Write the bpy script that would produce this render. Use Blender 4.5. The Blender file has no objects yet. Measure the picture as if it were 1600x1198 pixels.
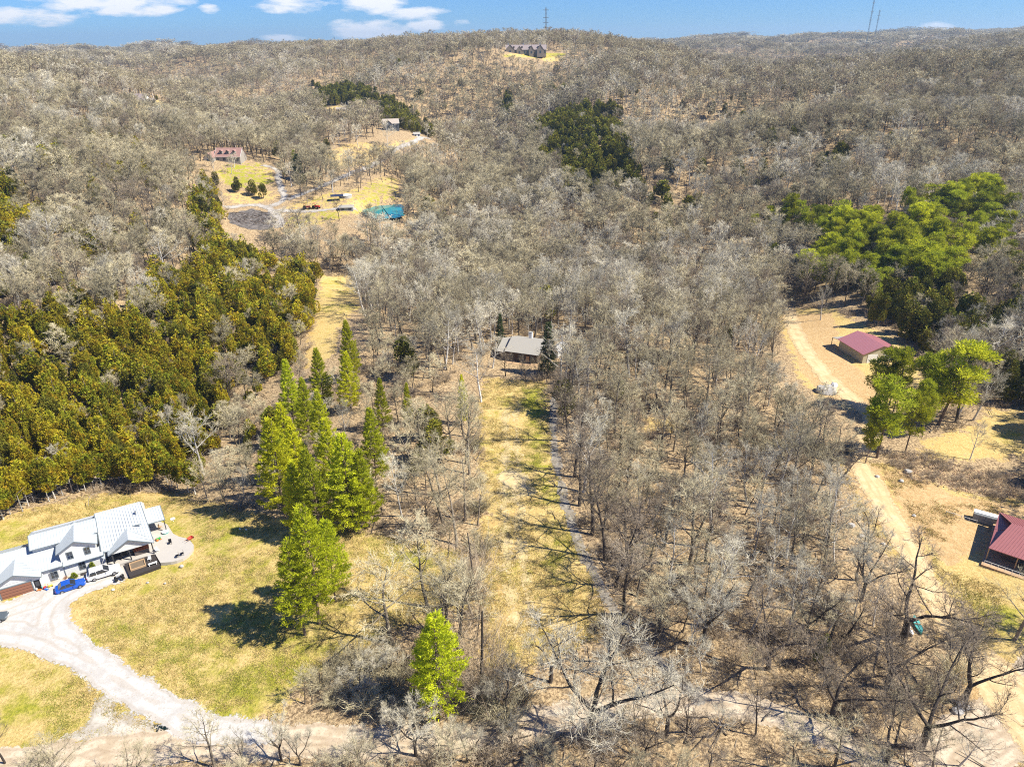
import bpy, math, random
import numpy as np
from mathutils import Vector, Matrix, Euler
random.seed(7); RNG = np.random.default_rng(7)
sc = bpy.context.scene
COL = sc.collection
R = math.radians

# ------------------------------------------------------------------ camera
CZ = 80.0; PITCH = R(25.65); ROLL = R(0.5); FPX = 1110.0
cam_d = bpy.data.cameras.new('camera'); cam = bpy.data.objects.new('camera', cam_d); COL.objects.link(cam)
cam_d.lens = FPX / 1600 * 36; cam_d.clip_end = 30000; cam_d.clip_start = 0.5
_fw = Vector((0, math.cos(PITCH), -math.sin(PITCH))); _rt = Vector((1, 0, 0)); _up = _rt.cross(_fw)
_r2 = _rt * math.cos(ROLL) - _up * math.sin(ROLL); _u2 = _r2.cross(_fw)
cam.matrix_world = Matrix(((_r2.x, _u2.x, -_fw.x, 0), (_r2.y, _u2.y, -_fw.y, 0), (_r2.z, _u2.z, -_fw.z, CZ), (0, 0, 0, 1)))
sc.camera = cam

# ------------------------------------------------------------------ light
SUN_EL = R(49); SUN_DIR = Vector((0.975, -0.22, 0)).normalized()      # towards the sun, on the ground
sun_v = Vector((SUN_DIR.x * math.cos(SUN_EL), SUN_DIR.y * math.cos(SUN_EL), math.sin(SUN_EL)))
sd = bpy.data.lights.new('sun', 'SUN'); sd.energy = 5.0; sd.angle = R(0.53); sd.color = (1.0, 0.94, 0.81)
sun = bpy.data.objects.new('sun', sd); COL.objects.link(sun); sun.location = (200, -80, 250)
sun.rotation_euler = sun_v.to_track_quat('Z', 'Y').to_euler()
world = bpy.data.worlds.new('World'); sc.world = world; world.use_nodes = True
wn = world.node_tree; wn.nodes.clear(); W = wn.nodes; WL = wn.links
def wmath(op, a, b=None, c=None, clamp=False):
    n = W.new('ShaderNodeMath'); n.operation = op; n.use_clamp = clamp
    for i, v in enumerate((a, b, c)):
        if v is None: continue
        if isinstance(v, (int, float)): n.inputs[i].default_value = v
        else: WL.new(v, n.inputs[i])
    return n.outputs[0]
sky = W.new('ShaderNodeTexSky'); sky.sky_type = 'NISHITA'; sky.sun_disc = False
sky.sun_elevation = SUN_EL; sky.sun_rotation = math.atan2(SUN_DIR.x, SUN_DIR.y)
sky.air_density = 1.0; sky.dust_density = 0.0; sky.ozone_density = 1.0; sky.altitude = 200
tc = W.new('ShaderNodeTexCoord'); sep = W.new('ShaderNodeSeparateXYZ'); WL.new(tc.outputs['Generated'], sep.inputs[0])
az = wmath('ARCTAN2', sep.outputs[0], sep.outputs[1]); el = wmath('ARCSINE', sep.outputs[2])
# deepen the blue a little near the horizon
hsv = W.new('ShaderNodeHueSaturation'); hsv.inputs['Saturation'].default_value = 1.0; hsv.inputs['Value'].default_value = 1.0
tint = W.new('ShaderNodeMix'); tint.data_type = 'RGBA'; tint.blend_type = 'MULTIPLY'; tint.inputs[0].default_value = 1; WL.new(sky.outputs[0], tint.inputs[6]); tint.inputs[7].default_value = (.36, .76, 1.55, 1); WL.new(tint.outputs[2], hsv.inputs['Color'])
wnz = W.new('ShaderNodeTexNoise'); wnz.inputs['Scale'].default_value = 26; wnz.inputs['Detail'].default_value = 5; wnz.inputs['Roughness'].default_value = 0.6
wmp = W.new('ShaderNodeMapping'); wmp.inputs['Scale'].default_value = (1, 1, 3.5); WL.new(tc.outputs['Generated'], wmp.inputs[0]); WL.new(wmp.outputs[0], wnz.inputs['Vector'])
nz = wmath('MULTIPLY', wmath('SUBTRACT', wnz.outputs['Fac'], 0.5), 3.2)
# cumulus banks: azimuth, elevation, half width, half height (degrees), strength
CLOUDS = [(-26.6,2.55,5.3,0.75,1),(-31.5,1.6,3.6,.55,1),(-25,2.1,3.4,.5,.9),(-38.5,2.45,2.2,.35,.9),(-38.6,.9,1.9,.6,.9),(-15.0,2.35,2.4,.55,1),(-9.6,2.45,2.7,.7,1),
          (-20.4,2.1,.9,.45,.7),(-6.8,1.85,2.6,.5,.9),(-10.0,.75,3.4,.75,1.1),(-6.0,1.1,1.7,.5,.9),(-3.4,1.3,.9,.3,.7),(-16.2,.35,1.8,.35,.8),(28.3,.55,1.5,.5,.8),
          (-50,3,5,1.2,1),(-60,6,7,2,1),(48,4,6,1.5,.9),(12,9,7,1.6,1),(-20,10,8,2,1),(-4,7.5,5,1.1,.9),(38,8,7,1.8,1),(-75,4,8,1.6,1),(90,6,12,2.4,1),(140,9,12,3,1),(-140,8,14,3,1),(180,12,14,4,1),(60,20,10,4,1),(-60,22,11,4,1),(0,26,12,4,1)]
cm = None
for a, e, w, h, s in CLOUDS:
    da = wmath('DIVIDE', wmath('SUBTRACT', az, R(a)), R(w)); de = wmath('DIVIDE', wmath('SUBTRACT', el, R(e)), R(h))
    f = wmath('SUBTRACT', s, wmath('ADD', wmath('MULTIPLY', da, da), wmath('MULTIPLY', de, de)))
    cm = f if cm is None else wmath('MAXIMUM', cm, f)
cfac = wmath('MULTIPLY', wmath('ADD', cm, nz), 1.15, clamp=True)
cmx = W.new('ShaderNodeMix'); cmx.data_type = 'RGBA'; WL.new(cfac, cmx.inputs[0]); WL.new(hsv.outputs[0], cmx.inputs[6])
cmx.inputs[7].default_value = (12.0, 12.1, 12.4, 1)
bg = W.new('ShaderNodeBackground'); bg.inputs['Strength'].default_value = 0.052; WL.new(cmx.outputs[2], bg.inputs[0])
wo = W.new('ShaderNodeOutputWorld'); WL.new(bg.outputs[0], wo.inputs[0])
sc.view_settings.view_transform = 'Standard'; sc.view_settings.look = 'None'; sc.view_settings.gamma = 1
sc.view_settings.use_curve_mapping = False; sc.view_settings.exposure = 0.85
cy = sc.cycles; cy.max_bounces = 4; cy.diffuse_bounces = 2; cy.glossy_bounces = 2; cy.transmission_bounces = 2; cy.transparent_max_bounces = 6; cy.volume_bounces = 0
cy.use_denoising = False; cy.pixel_filter_type = 'BLACKMAN_HARRIS'; cy.filter_width = 1.1; cy.caustics_reflective = False; cy.caustics_refractive = False; cy.sample_clamp_indirect = 3
cy.use_adaptive_sampling = True; cy.adaptive_threshold = 0.01

# ------------------------------------------------------------------ surveying: sight lines from the drone onto the land
FW = np.array(_fw); RT = np.array(_r2); UP = np.array(_u2)
def ray(px, py): return FW + RT * (px - 800) / FPX - UP * (py - 599) / FPX
# terrain: heights known at (sight line x, y, distance north, canopy height)
CP = [(0,1150,None,0),(800,1150,None,0),(1600,1150,None,0),(0,960,None,0),(400,960,None,0),(800,960,None,0),(1200,960,None,0),(1600,960,None,0),
      (80,800,None,0),(400,780,None,0),(800,780,None,0),(1200,780,None,0),(1350,760,None,0),(600,700,None,0),(800,650,None,0),(1000,650,None,0),(1250,600,None,0),(1350,560,None,0),(640,560,None,0),(900,560,None,0),(1400,620,None,0),
      (520,470,None,0),(700,500,None,0),(1000,500,None,0),(1160,540,None,0),
      (1590,770,117,0),(1500,690,None,0),
      (0,600,150,9),(150,600,158,9),(300,560,180,9),(0,480,182,10),(200,470,195,10),(420,440,245,8),
      (0,400,215,12),(200,400,225,12),(0,300,285,13),(200,300,300,13),(330,330,318,10),(0,200,390,13),(200,205,430,13),(0,130,520,13),(100,100,700,13),
      (550,400,290,12),(700,400,280,12),(900,400,270,12),(1100,400,265,12),
      (400,345,345,0),(520,340,345,0),(595,330,355,0),(640,340,350,3),(350,268,425,0),(430,275,410,0),(540,245,470,0),(650,220,500,0),
      (215,160,640,4),(350,130,780,13),(250,95,1300,13),(100,88,1900,13),(400,200,540,13),(520,130,700,13),(600,100,820,13),(500,78,950,13),(650,76,960,13),(400,84,1200,13),
      (720,150,690,8),(815,175,610,6),(860,120,780,12),(822,88,900,0),(880,66,1030,12),(960,62,900,13),(1040,66,830,13),(1000,130,610,13),(950,100,720,13),
      (900,185,480,9),(930,270,370,9),(800,250,430,13),(720,280,400,13),(760,330,340,13),(1000,330,320,13),(1100,250,400,13),(1100,170,520,13),(1100,95,770,13),(1125,110,720,13),
      (1200,200,430,13),(1200,130,620,13),(1300,122,620,13),(1400,112,600,13),(1500,105,570,13),(1599,92,540,13),(1400,200,400,13),(1599,200,380,13),(1300,300,310,13),(1599,300,295,13),(1450,300,285,12),
      (1350,400,235,12),(1500,400,235,12),(1599,430,215,12),(1599,560,160,8),(1250,420,245,12),(1590,620,145,6),
      (1180,110,1300,12),(1250,100,1500,12),(1350,85,1900,12),(1450,82,1900,12),(1120,72,2400,12),(1250,64,2900,12),(1400,60,2900,12),(1500,58,2400,12),(1599,52,2200,12),(1599,72,1300,12),(1500,92,1100,12)]
def _feat(X, Y):
    Yc = np.maximum(Y, 40.0); return np.clip(X / (Yc + 30.0), -1.25, 1.25) * 1.6, np.log(Yc + 30.0)
_pts = []
for px, py, Yd, can in CP:
    d = ray(px, py)
    t = (-CZ / d[2]) if Yd is None else Yd / d[1]
    p = np.array([0, 0, CZ]) + d * t; _pts.append((p[0], p[1], p[2] - can))
for X, Y, Z in [(-60,30,0),(0,30,0),(60,30,0),(110,60,1),(150,120,8),(-130,90,2),(-170,150,12),(260,200,22),(-330,280,30),(-2600,3000,28),(0,4200,48),(3000,4200,88),(-1500,1500,42),(1600,1300,75),(0,2000,58)]:
    _pts.append((X, Y, Z))
_pts = np.array(_pts); _s, _w = _feat(_pts[:,0], _pts[:,1]); _n = len(_pts)
def _U(d2): return 0.5 * d2 * np.log(d2 + 1e-9)
_K = _U((_s[:,None]-_s)**2 + (_w[:,None]-_w)**2) + np.eye(_n) * 0.004
_P = np.stack([np.ones(_n), _s, _w], 1)
_sol = np.linalg.solve(np.block([[_K, _P], [_P.T, np.zeros((3,3))]]), np.concatenate([_pts[:,2], np.zeros(3)]))
def inside(P, X, Y):
    r = np.zeros(X.shape, bool); n = len(P)
    for i in range(n):
        x1, y1 = P[i]; x2, y2 = P[(i+1) % n]
        c = ((y1 > Y) != (y2 > Y)) & (X < (x2-x1)*(Y-y1)/((y2-y1) if y2 != y1 else 1e-9)+x1); r ^= c
    return r
def edge_dist(P, X, Y, closed=True):
    d = np.full(X.shape, 1e9); n = len(P)
    for i in range(n if closed else n-1):
        a = P[i]; b = P[(i+1) % n]; ab = b-a; L = (ab**2).sum()+1e-9
        t = np.clip(((X-a[0])*ab[0]+(Y-a[1])*ab[1])/L, 0, 1)
        d = np.minimum(d, np.hypot(X-a[0]-t*ab[0], Y-a[1]-t*ab[1]))
    return d
def sdist(P, X, Y):
    m = (X > P[:,0].min()-15) & (X < P[:,0].max()+15) & (Y > P[:,1].min()-15) & (Y < P[:,1].max()+15)
    out = np.full(X.shape, -15.0)
    if m.any():
        e = edge_dist(P, X[m], Y[m]); out[m] = np.where(inside(P, X[m], Y[m]), e, -e)
    return out

def _line(*pts): return np.array([[ray(px, py)[0]*Yd/ray(px, py)[1], Yd] for px, py, Yd in pts])
RIDGES = [(_line((1080,80,740),(980,110,640),(890,160,540)), 3, 48), (_line((1620,95,560),(1450,112,600),(1300,124,640),(1170,140,600)), 2, 50), (_line((1150,95,1050),(1350,105,1000),(1600,110,950)), -28, 120),
          (_line((-20,150,520),(150,160,500),(330,215,430)), 6, 40), (_line((-20,95,1100),(300,95,1100)), -14, 130), (_line((700,160,700),(760,200,560),(700,240,480)), -11, 45), (_line((1080,250,400),(1250,215,420),(1500,220,390)), 7, 32), (_line((1020,170,520),(1180,160,520)), -8, 40),
          (_line((350,120,820),(520,95,900)), -12, 70), (_line((60,230,350),(200,260,330)), 5, 28), (_line((620,120,840),(760,100,880)), 10, 50), (_line((1150,110,1300),(1500,90,1500)), 4, 130)]
BASIN = None
def vnoise(x, y, seed=0):
    xi = np.floor(x).astype(np.int64); yi = np.floor(y).astype(np.int64); fx = x - xi; fy = y - yi
    fx = fx*fx*(3-2*fx); fy = fy*fy*(3-2*fy)
    def h(a, b):
        n = (a * 374761393 + b * 668265263 + seed * 974711) & 0x7fffffff; n = ((n ^ (n >> 13)) * 1274126177) & 0x7fffffff
        return ((n ^ (n >> 16)) & 0xffff) / 65535.0
    return (h(xi,yi)*(1-fx)+h(xi+1,yi)*fx)*(1-fy) + (h(xi,yi+1)*(1-fx)+h(xi+1,yi+1)*fx)*fy
def H(X, Y):
    X = np.atleast_1d(np.asarray(X, float)); Y = np.atleast_1d(np.asarray(Y, float)); sh = X.shape; X = X.ravel(); Y = Y.ravel()
    s, w = _feat(X, Y); out = np.empty(len(X))
    for a in range(0, len(X), 40000):
        b = slice(a, a+40000)
        out[b] = _U((s[b,None]-_s)**2 + (w[b,None]-_w)**2) @ _sol[:_n] + _sol[_n] + _sol[_n+1]*s[b] + _sol[_n+2]*w[b]
    out += (vnoise(X/330+3.3, Y/330+1.7, 13)-.5)*np.clip((Y-560)/450, 0, 1)*22
    amp = np.clip((Y - 400) / 450, 0, 1) * 28 + np.clip((Y - 1100) / 1500, 0, 1) * 14
    out += (vnoise(X/170+9.1, Y/170, 3) - .5) * amp + (vnoise(X/60, Y/60, 4) - .5) * amp * .3
    out += (vnoise(X/9, Y/9, 6) - .5) * .25 * np.clip((np.hypot(X, Y-100)-10)/30, 0, 1)
    far = np.clip((Y-4500)/2500, 0, 1); out = out*(1-far) + (50+np.clip(.012*X, -42, 40))*far
    for P, amp, wd in RIDGES:
        m = (X > P[:,0].min()-3*wd) & (X < P[:,0].max()+3*wd) & (Y > P[:,1].min()-3*wd) & (Y < P[:,1].max()+3*wd)
        if m.any(): out[m] += (2.2 if amp < 0 else 1.6)*amp*np.exp(-(edge_dist(P, X[m], Y[m], False)/wd)**2)
    if BASIN is not None:
        m = np.abs(X-BASIN[2][0])+np.abs(Y-BASIN[2][1]) < 90
        if m.any():
            k = np.clip((sdist(BASIN[0], X[m], Y[m])+7)/8, 0, 1); k = k*k*(3-2*k); out[m] = out[m]*(1-k)+(BASIN[1]-1.2)*k
    return out.reshape(sh)
def h1(x, y): return float(H(x, y)[0])
def at(px, py, h=0.0):
    """world point where the sight line meets the land raised by h"""
    d = ray(px, py); t = np.geomspace(55, 6000, 420); X = d[0]*t; Y = d[1]*t; Z = CZ + d[2]*t
    g = Z - (H(X, Y) + h); k = np.where(g < 0)[0]
    if len(k) == 0: i = len(t) - 1; return np.array([X[i], Y[i], Z[i]])
    i = max(k[0], 1); a, b = t[i-1], t[i]
    for _ in range(18):
        m = (a+b)/2
        if CZ + d[2]*m - (h1(d[0]*m, d[1]*m) + h) < 0: b = m
        else: a = m
    return np.array([d[0]*b, d[1]*b, h1(d[0]*b, d[1]*b)])
def world_poly(pts, h=0.0): return np.array([at(x, y, h)[:2] for x, y in pts])
# ------------------------------------------------------------------ material helpers
def newmat(name):
    m = bpy.data.materials.new(name); m.use_nodes = True; nt = m.node_tree; nt.nodes.clear()
    o = nt.nodes.new('ShaderNodeOutputMaterial'); b = nt.nodes.new('ShaderNodeBsdfPrincipled'); nt.links.new(b.outputs[0], o.inputs[0])
    b.inputs['Roughness'].default_value = .9; b.inputs['Specular IOR Level'].default_value = .2
    return m, nt, b, o
def N(nt, t, **kw):
    n = nt.nodes.new(t)
    for k, v in kw.items(): setattr(n, k, v)
    return n
def noise(nt, scale, detail=4, rough=.6, vec=None, dist=0):
    n = N(nt, 'ShaderNodeTexNoise'); n.inputs['Scale'].default_value = scale; n.inputs['Detail'].default_value = detail; n.inputs['Roughness'].default_value = rough; n.inputs['Distortion'].default_value = dist
    if vec is not None: nt.links.new(vec, n.inputs['Vector'])
    return n.outputs['Fac']
def mth(nt, op, a, b=None, clamp=False):
    n = N(nt, 'ShaderNodeMath', operation=op, use_clamp=clamp)
    for i, v in enumerate((a, b)):
        if v is None: continue
        if isinstance(v, (int, float)): n.inputs[i].default_value = v
        else: nt.links.new(v, n.inputs[i])
    return n.outputs[0]
def mixc(nt, f, a, b):
    n = N(nt, 'ShaderNodeMix', data_type='RGBA')
    for i, v in ((0, f), (6, a), (7, b)):
        if isinstance(v, (int, float)): n.inputs[i].default_value = v
        elif isinstance(v, tuple): n.inputs[i].default_value = (*v, 1) if len(v) == 3 else v
        else: nt.links.new(v, n.inputs[i])
    return n.outputs[2]
def ss(nt, v, lo, hi):
    n = N(nt, 'ShaderNodeMapRange', interpolation_type='SMOOTHSTEP'); nt.links.new(v, n.inputs[0]); n.inputs[1].default_value = lo; n.inputs[2].default_value = hi
    return n.outputs[0]
def pos(nt): return N(nt, 'ShaderNodeNewGeometry').outputs['Position']
_mc = {}
def solid(name, col, rough=.8, var=.12, scale=3.0, metal=0, spec=.3):
    if name in _mc: return _mc[name]
    m, nt, b, o = newmat(name); tcn = N(nt, 'ShaderNodeTexCoord').outputs['Object']
    f = noise(nt, scale, 5, .65, tcn)
    c = mixc(nt, f, tuple(x*(1-var) for x in col), tuple(min(1, x*(1+var)) for x in col)); nt.links.new(c, b.inputs['Base Color'])
    b.inputs['Roughness'].default_value = rough; b.inputs['Metallic'].default_value = metal; b.inputs['Specular IOR Level'].default_value = spec
    _mc[name] = m; return m
def plant_mat(name, cols, trans=0.0, scale=.6):
    """cols: three colours; differs by plant and clump by clump"""
    m, nt, b, o = newmat(name); rnd = N(nt, 'ShaderNodeObjectInfo').outputs['Random']
    tcn = N(nt, 'ShaderNodeTexCoord').outputs['Object']
    f = noise(nt, scale, 3, .7, tcn)
    lf = noise(nt, .021, 2, .6, N(nt, 'ShaderNodeObjectInfo').outputs['Location'])
    a = mixc(nt, ss(nt, mth(nt, 'ADD', mth(nt, 'MULTIPLY', rnd, .45), mth(nt, 'MULTIPLY', lf, .9)), .45, .9), cols[0], cols[1]); c = mixc(nt, ss(nt, f, .42, .68), a, cols[2])
    v = mth(nt, 'ADD', mth(nt, 'MULTIPLY', mth(nt, 'FRACT', mth(nt, 'MULTIPLY', rnd, 37.3)), .7), .62)
    vm = N(nt, 'ShaderNodeVectorMath', operation='SCALE'); nt.links.new(c, vm.inputs[0]); nt.links.new(v, vm.inputs['Scale'])
    nt.links.new(vm.outputs[0], b.inputs['Base Color'])
    if trans:
        t = N(nt, 'ShaderNodeBsdfTranslucent'); nt.links.new(vm.outputs[0], t.inputs[0]); mx = N(nt, 'ShaderNodeMixShader'); mx.inputs[0].default_value = trans
        nt.links.new(b.outputs[0], mx.inputs[1]); nt.links.new(t.outputs[0], mx.inputs[2]); nt.links.new(mx.outputs[0], o.inputs[0])
    return m

# ------------------------------------------------------------------ object helpers
def link(name, me, parent=None, loc=None):
    o = bpy.data.objects.new(name, me); COL.objects.link(o)
    if parent is not None: o.parent = parent
    if loc is not None: o.location = loc
    return o
def tag(o, label=None, cat=None, group=None, kind=None):
    if label: o['label'] = label
    if cat: o['category'] = cat
    if group: o['group'] = group
    if kind: o['kind'] = kind
    return o
def empty(name, loc, rz=0, label=None, cat=None, group=None):
    o = link(name, None, None, loc); o.rotation_euler = (0, 0, rz); o.empty_display_size = .5
    return tag(o, label, cat, group)
def mesh_np(name, V, F, mat, smooth=False):
    """F: (n,3) or (n,4) int array or list of such arrays"""
    me = bpy.data.meshes.new(name); Fs = F if isinstance(F, list) else [F]; Fs = [f for f in Fs if len(f)]
    loops = np.concatenate([f.ravel() for f in Fs]); cnt = np.concatenate([np.full(len(f), f.shape[1]) for f in Fs])
    st = np.concatenate([[0], np.cumsum(cnt)[:-1]])
    me.vertices.add(len(V)); me.vertices.foreach_set('co', np.asarray(V, np.float32).ravel())
    me.loops.add(len(loops)); me.loops.foreach_set('vertex_index', loops.astype(np.int32))
    me.polygons.add(len(cnt)); me.polygons.foreach_set('loop_start', st.astype(np.int32)); me.polygons.foreach_set('loop_total', cnt.astype(np.int32))
    if smooth: me.polygons.foreach_set('use_smooth', np.ones(len(cnt), bool))
    me.update(calc_edges=True); me.validate()
    if mat: me.materials.append(mat)
    return me
class MB:
    def __init__(s): s.v = []; s.f = []
    def add(s, V, F):
        k = len(s.v); s.v += [tuple(map(float, p)) for p in V]; s.f += [tuple(i+k for i in f) for f in F]; return s
    def box(s, x0, x1, y0, y1, z0, z1):
        return s.add([(x0,y0,z0),(x1,y0,z0),(x1,y1,z0),(x0,y1,z0),(x0,y0,z1),(x1,y0,z1),(x1,y1,z1),(x0,y1,z1)], [(3,2,1,0),(4,5,6,7),(0,1,5,4),(1,2,6,5),(2,3,7,6),(3,0,4,7)])
    def slab(s, quad, th):
        """a sheet of 3 or 4 corners given thickness downward along its normal"""
        q = [Vector(p) for p in quad]; n = (q[1]-q[0]).cross(q[2]-q[0]).normalized()
        if n.z < 0: q.reverse(); n = -n
        k = len(q); lo = [p - n*th for p in q]
        return s.add([*q, *lo], [tuple(range(k)), tuple(range(2*k-1, k-1, -1))] + [(i, k+i, k+(i+1)%k, (i+1)%k) for i in range(k)])
    def prism(s, pts, a, b):
        """polygon pts extruded by vectors a..b"""
        a = Vector(a); b = Vector(b); q = [Vector(p) for p in pts]; k = len(q)
        return s.add([p+a for p in q]+[p+b for p in q], [tuple(range(k-1,-1,-1)), tuple(range(k, 2*k))] + [(i, (i+1)%k, k+(i+1)%k, k+i) for i in range(k)])
    def tube(s, pts, rad, n=6, cap=True):
        pts = [Vector(p) for p in pts]; rad = rad if hasattr(rad, '__len__') else [rad]*len(pts); V = []; F = []
        for i, p in enumerate(pts):
            d = (pts[min(i+1, len(pts)-1)] - pts[max(i-1, 0)]).normalized(); a = d.orthogonal().normalized(); b = d.cross(a)
            if abs(d.z) > .9: a = Vector((1,0,0)); a = (a - d*a.dot(d)).normalized(); b = d.cross(a)
            V += [p + (a*math.cos(2*math.pi*j/n) + b*math.sin(2*math.pi*j/n))*rad[i] for j in range(n)]
        for i in range(len(pts)-1):
            F += [(i*n+j, i*n+(j+1)%n, (i+1)*n+(j+1)%n, (i+1)*n+j) for j in range(n)]
        if cap: F += [tuple(range(n-1,-1,-1)), tuple(range((len(pts)-1)*n, len(pts)*n))]
        return s.add(V, F)
    def blob(s, c, r, seed=0, n=8, m=5, jit=.25):
        rg = random.Random(seed); V = [(c[0], c[1], c[2]-r[2])]
        for i in range(1, m):
            t = math.pi*i/m
            for j in range(n):
                k = 1+rg.uniform(-jit, jit); a = 2*math.pi*j/n
                V.append((c[0]+r[0]*math.sin(t)*math.cos(a)*k, c[1]+r[1]*math.sin(t)*math.sin(a)*k, c[2]-r[2]*math.cos(t)*k))
        V.append((c[0], c[1], c[2]+r[2])); F = [(0, 1+(j+1)%n, 1+j) for j in range(n)]
        for i in range(m-2): F += [(1+i*n+j, 1+i*n+(j+1)%n, 1+(i+1)*n+(j+1)%n, 1+(i+1)*n+j) for j in range(n)]
        F += [(len(V)-1, 1+(m-2)*n+j, 1+(m-2)*n+(j+1)%n) for j in range(n)]
        return s.add(V, F)
    def build(s, name, mat, parent=None, loc=None, bevel=0, smooth=False, kind=None, label=None):
        me = bpy.data.meshes.new(name); me.from_pydata(s.v, [], s.f); me.materials.append(mat); me.update()
        if smooth: me.polygons.foreach_set('use_smooth', [True]*len(me.polygons))
        o = link(name, me, parent, loc)
        if bevel:
            b = o.modifiers.new('bevel', 'BEVEL'); b.width = bevel; b.segments = 2; b.limit_method = 'ANGLE'
        if kind: o['kind'] = kind
        if label: o['label'] = label
        return o
def box(name, mat, parent, *a, **k): return MB().box(*a).build(name, mat, parent, **k)

# ================================================================== the land
LAWNS = [  # open grass: outline on the ground, greenness
 ([(-90,832),(60,795),(150,772),(260,766),(400,804),(540,828),(640,846),(722,868),(728,950),(640,975),(575,1005),(500,1050),(440,1110),(330,1180),(-60,1240)], .55),
 ([(762,590),(852,598),(862,690),(880,790),(922,890),(945,965),(905,1010),(800,1050),(765,1040),(756,900),(752,700),(750,640)], .3),
 ([(500,430),(552,430),(562,480),(530,512),(520,562),(478,572),(490,500)], .25),
 ([(328,266),(360,256),(415,254),(432,270),(430,290),(360,296),(340,285)], .8),
 ([(345,296),(430,296),(440,310),(360,326)], .2),
 ([(440,322),(480,308),(560,292),(600,275),(628,280),(630,312),(575,316),(560,338),(470,362),(430,362),(450,340)], .45),
 ([(500,238),(540,224),(590,222),(606,236),(570,262),(520,262)], .15),
 ([(590,228),(640,216),(668,214),(660,226),(600,246)], .1),
 ([(784,86),(850,83),(886,83),(880,89),(830,91),(790,90)], .8),
 ([(845,89),(884,85),(876,96),(850,98)], .05),
 ([(510,168),(548,165),(552,176),(512,178)], .1),
 ([(205,158),(258,156),(262,166),(212,168)], .1),
 ([(1215,478),(1300,480),(1330,500),(1400,530),(1450,590),(1470,640),(1370,642),(1300,635),(1250,590),(1228,530)], .1),
 ([(1540,640),(1600,640),(1640,700),(1600,716),(1520,706)], .1),
 ([(1440,690),(1520,668),(1600,680),(1600,712),(1450,722)], .2),
 ([(1312,716),(1380,724),(1420,740),(1540,780),(1660,775),(1660,1240),(1560,1160),(1490,1010),(1440,930),(1390,860),(1352,810)], .15),
 ([(1010,655),(1060,655),(1060,672),(1010,672)], .1),
]
LAWN_W = [(world_poly(p), g) for p, g in LAWNS]
DIRT_W = [world_poly(p) for p in [
 [(1318,722),(1372,730),(1405,790),(1440,830),(1460,900),(1484,935),(1508,980),(1555,1040),(1660,1090),(1660,1230),(1560,1160),(1500,1060),(1440,900),(1350,790)],
 [(1225,490),(1300,490),(1320,560),(1370,600),(1440,610),(1370,640),(1300,632),(1250,580)],
 [(1400,745),(1500,775),(1660,790),(1660,810),(1500,800),(1400,770)],
 [(1378,730),(1430,742),(1560,805),(1548,852),(1480,885),(1432,830),(1400,780)],[(1250,1130),(1330,1150),(1400,1200),(1300,1198)]]]
GREEN_W = [world_poly(p) for p in [[(1500,915),(1600,950),(1640,1000),(1600,1010),(1530,960)],[(560,830),(640,850),(700,890),(690,920),(600,890)],[(812,600),(852,606),(862,720),(905,880),(890,950),(850,890),(830,760),(815,680)],[(700,580),(745,640),(740,662),(715,640)],[(1000,1000),(1001,1000),(1001,1001)],
 [(160,960),(300,1000),(420,1040),(430,1090),(330,1090),(240,1020)],[(0,1030),(120,1080),(150,1130),(0,1170)],[(262,800),(330,800),(320,850),(270,840)]]]
WOODS_FLOOR = None
_pw = world_poly([(565,322),(574,316),(594,313),(606,315),(624,316),(631,325),(628,336),(634,346),(618,350),(606,347),(594,349),(582,338),(572,333)]); _pz = float(np.mean([h1(x, y) for x, y in _pw])); _q = _pw
for _ in range(3): _q = np.concatenate([[a*.75+b*.25, a*.25+b*.75] for a, b in zip(_q, np.roll(_q, -1, 0))])
_pw = _q+RNG.normal(size=_q.shape)*.5; BASIN = (_pw, _pz, _pw.mean(0))
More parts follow.
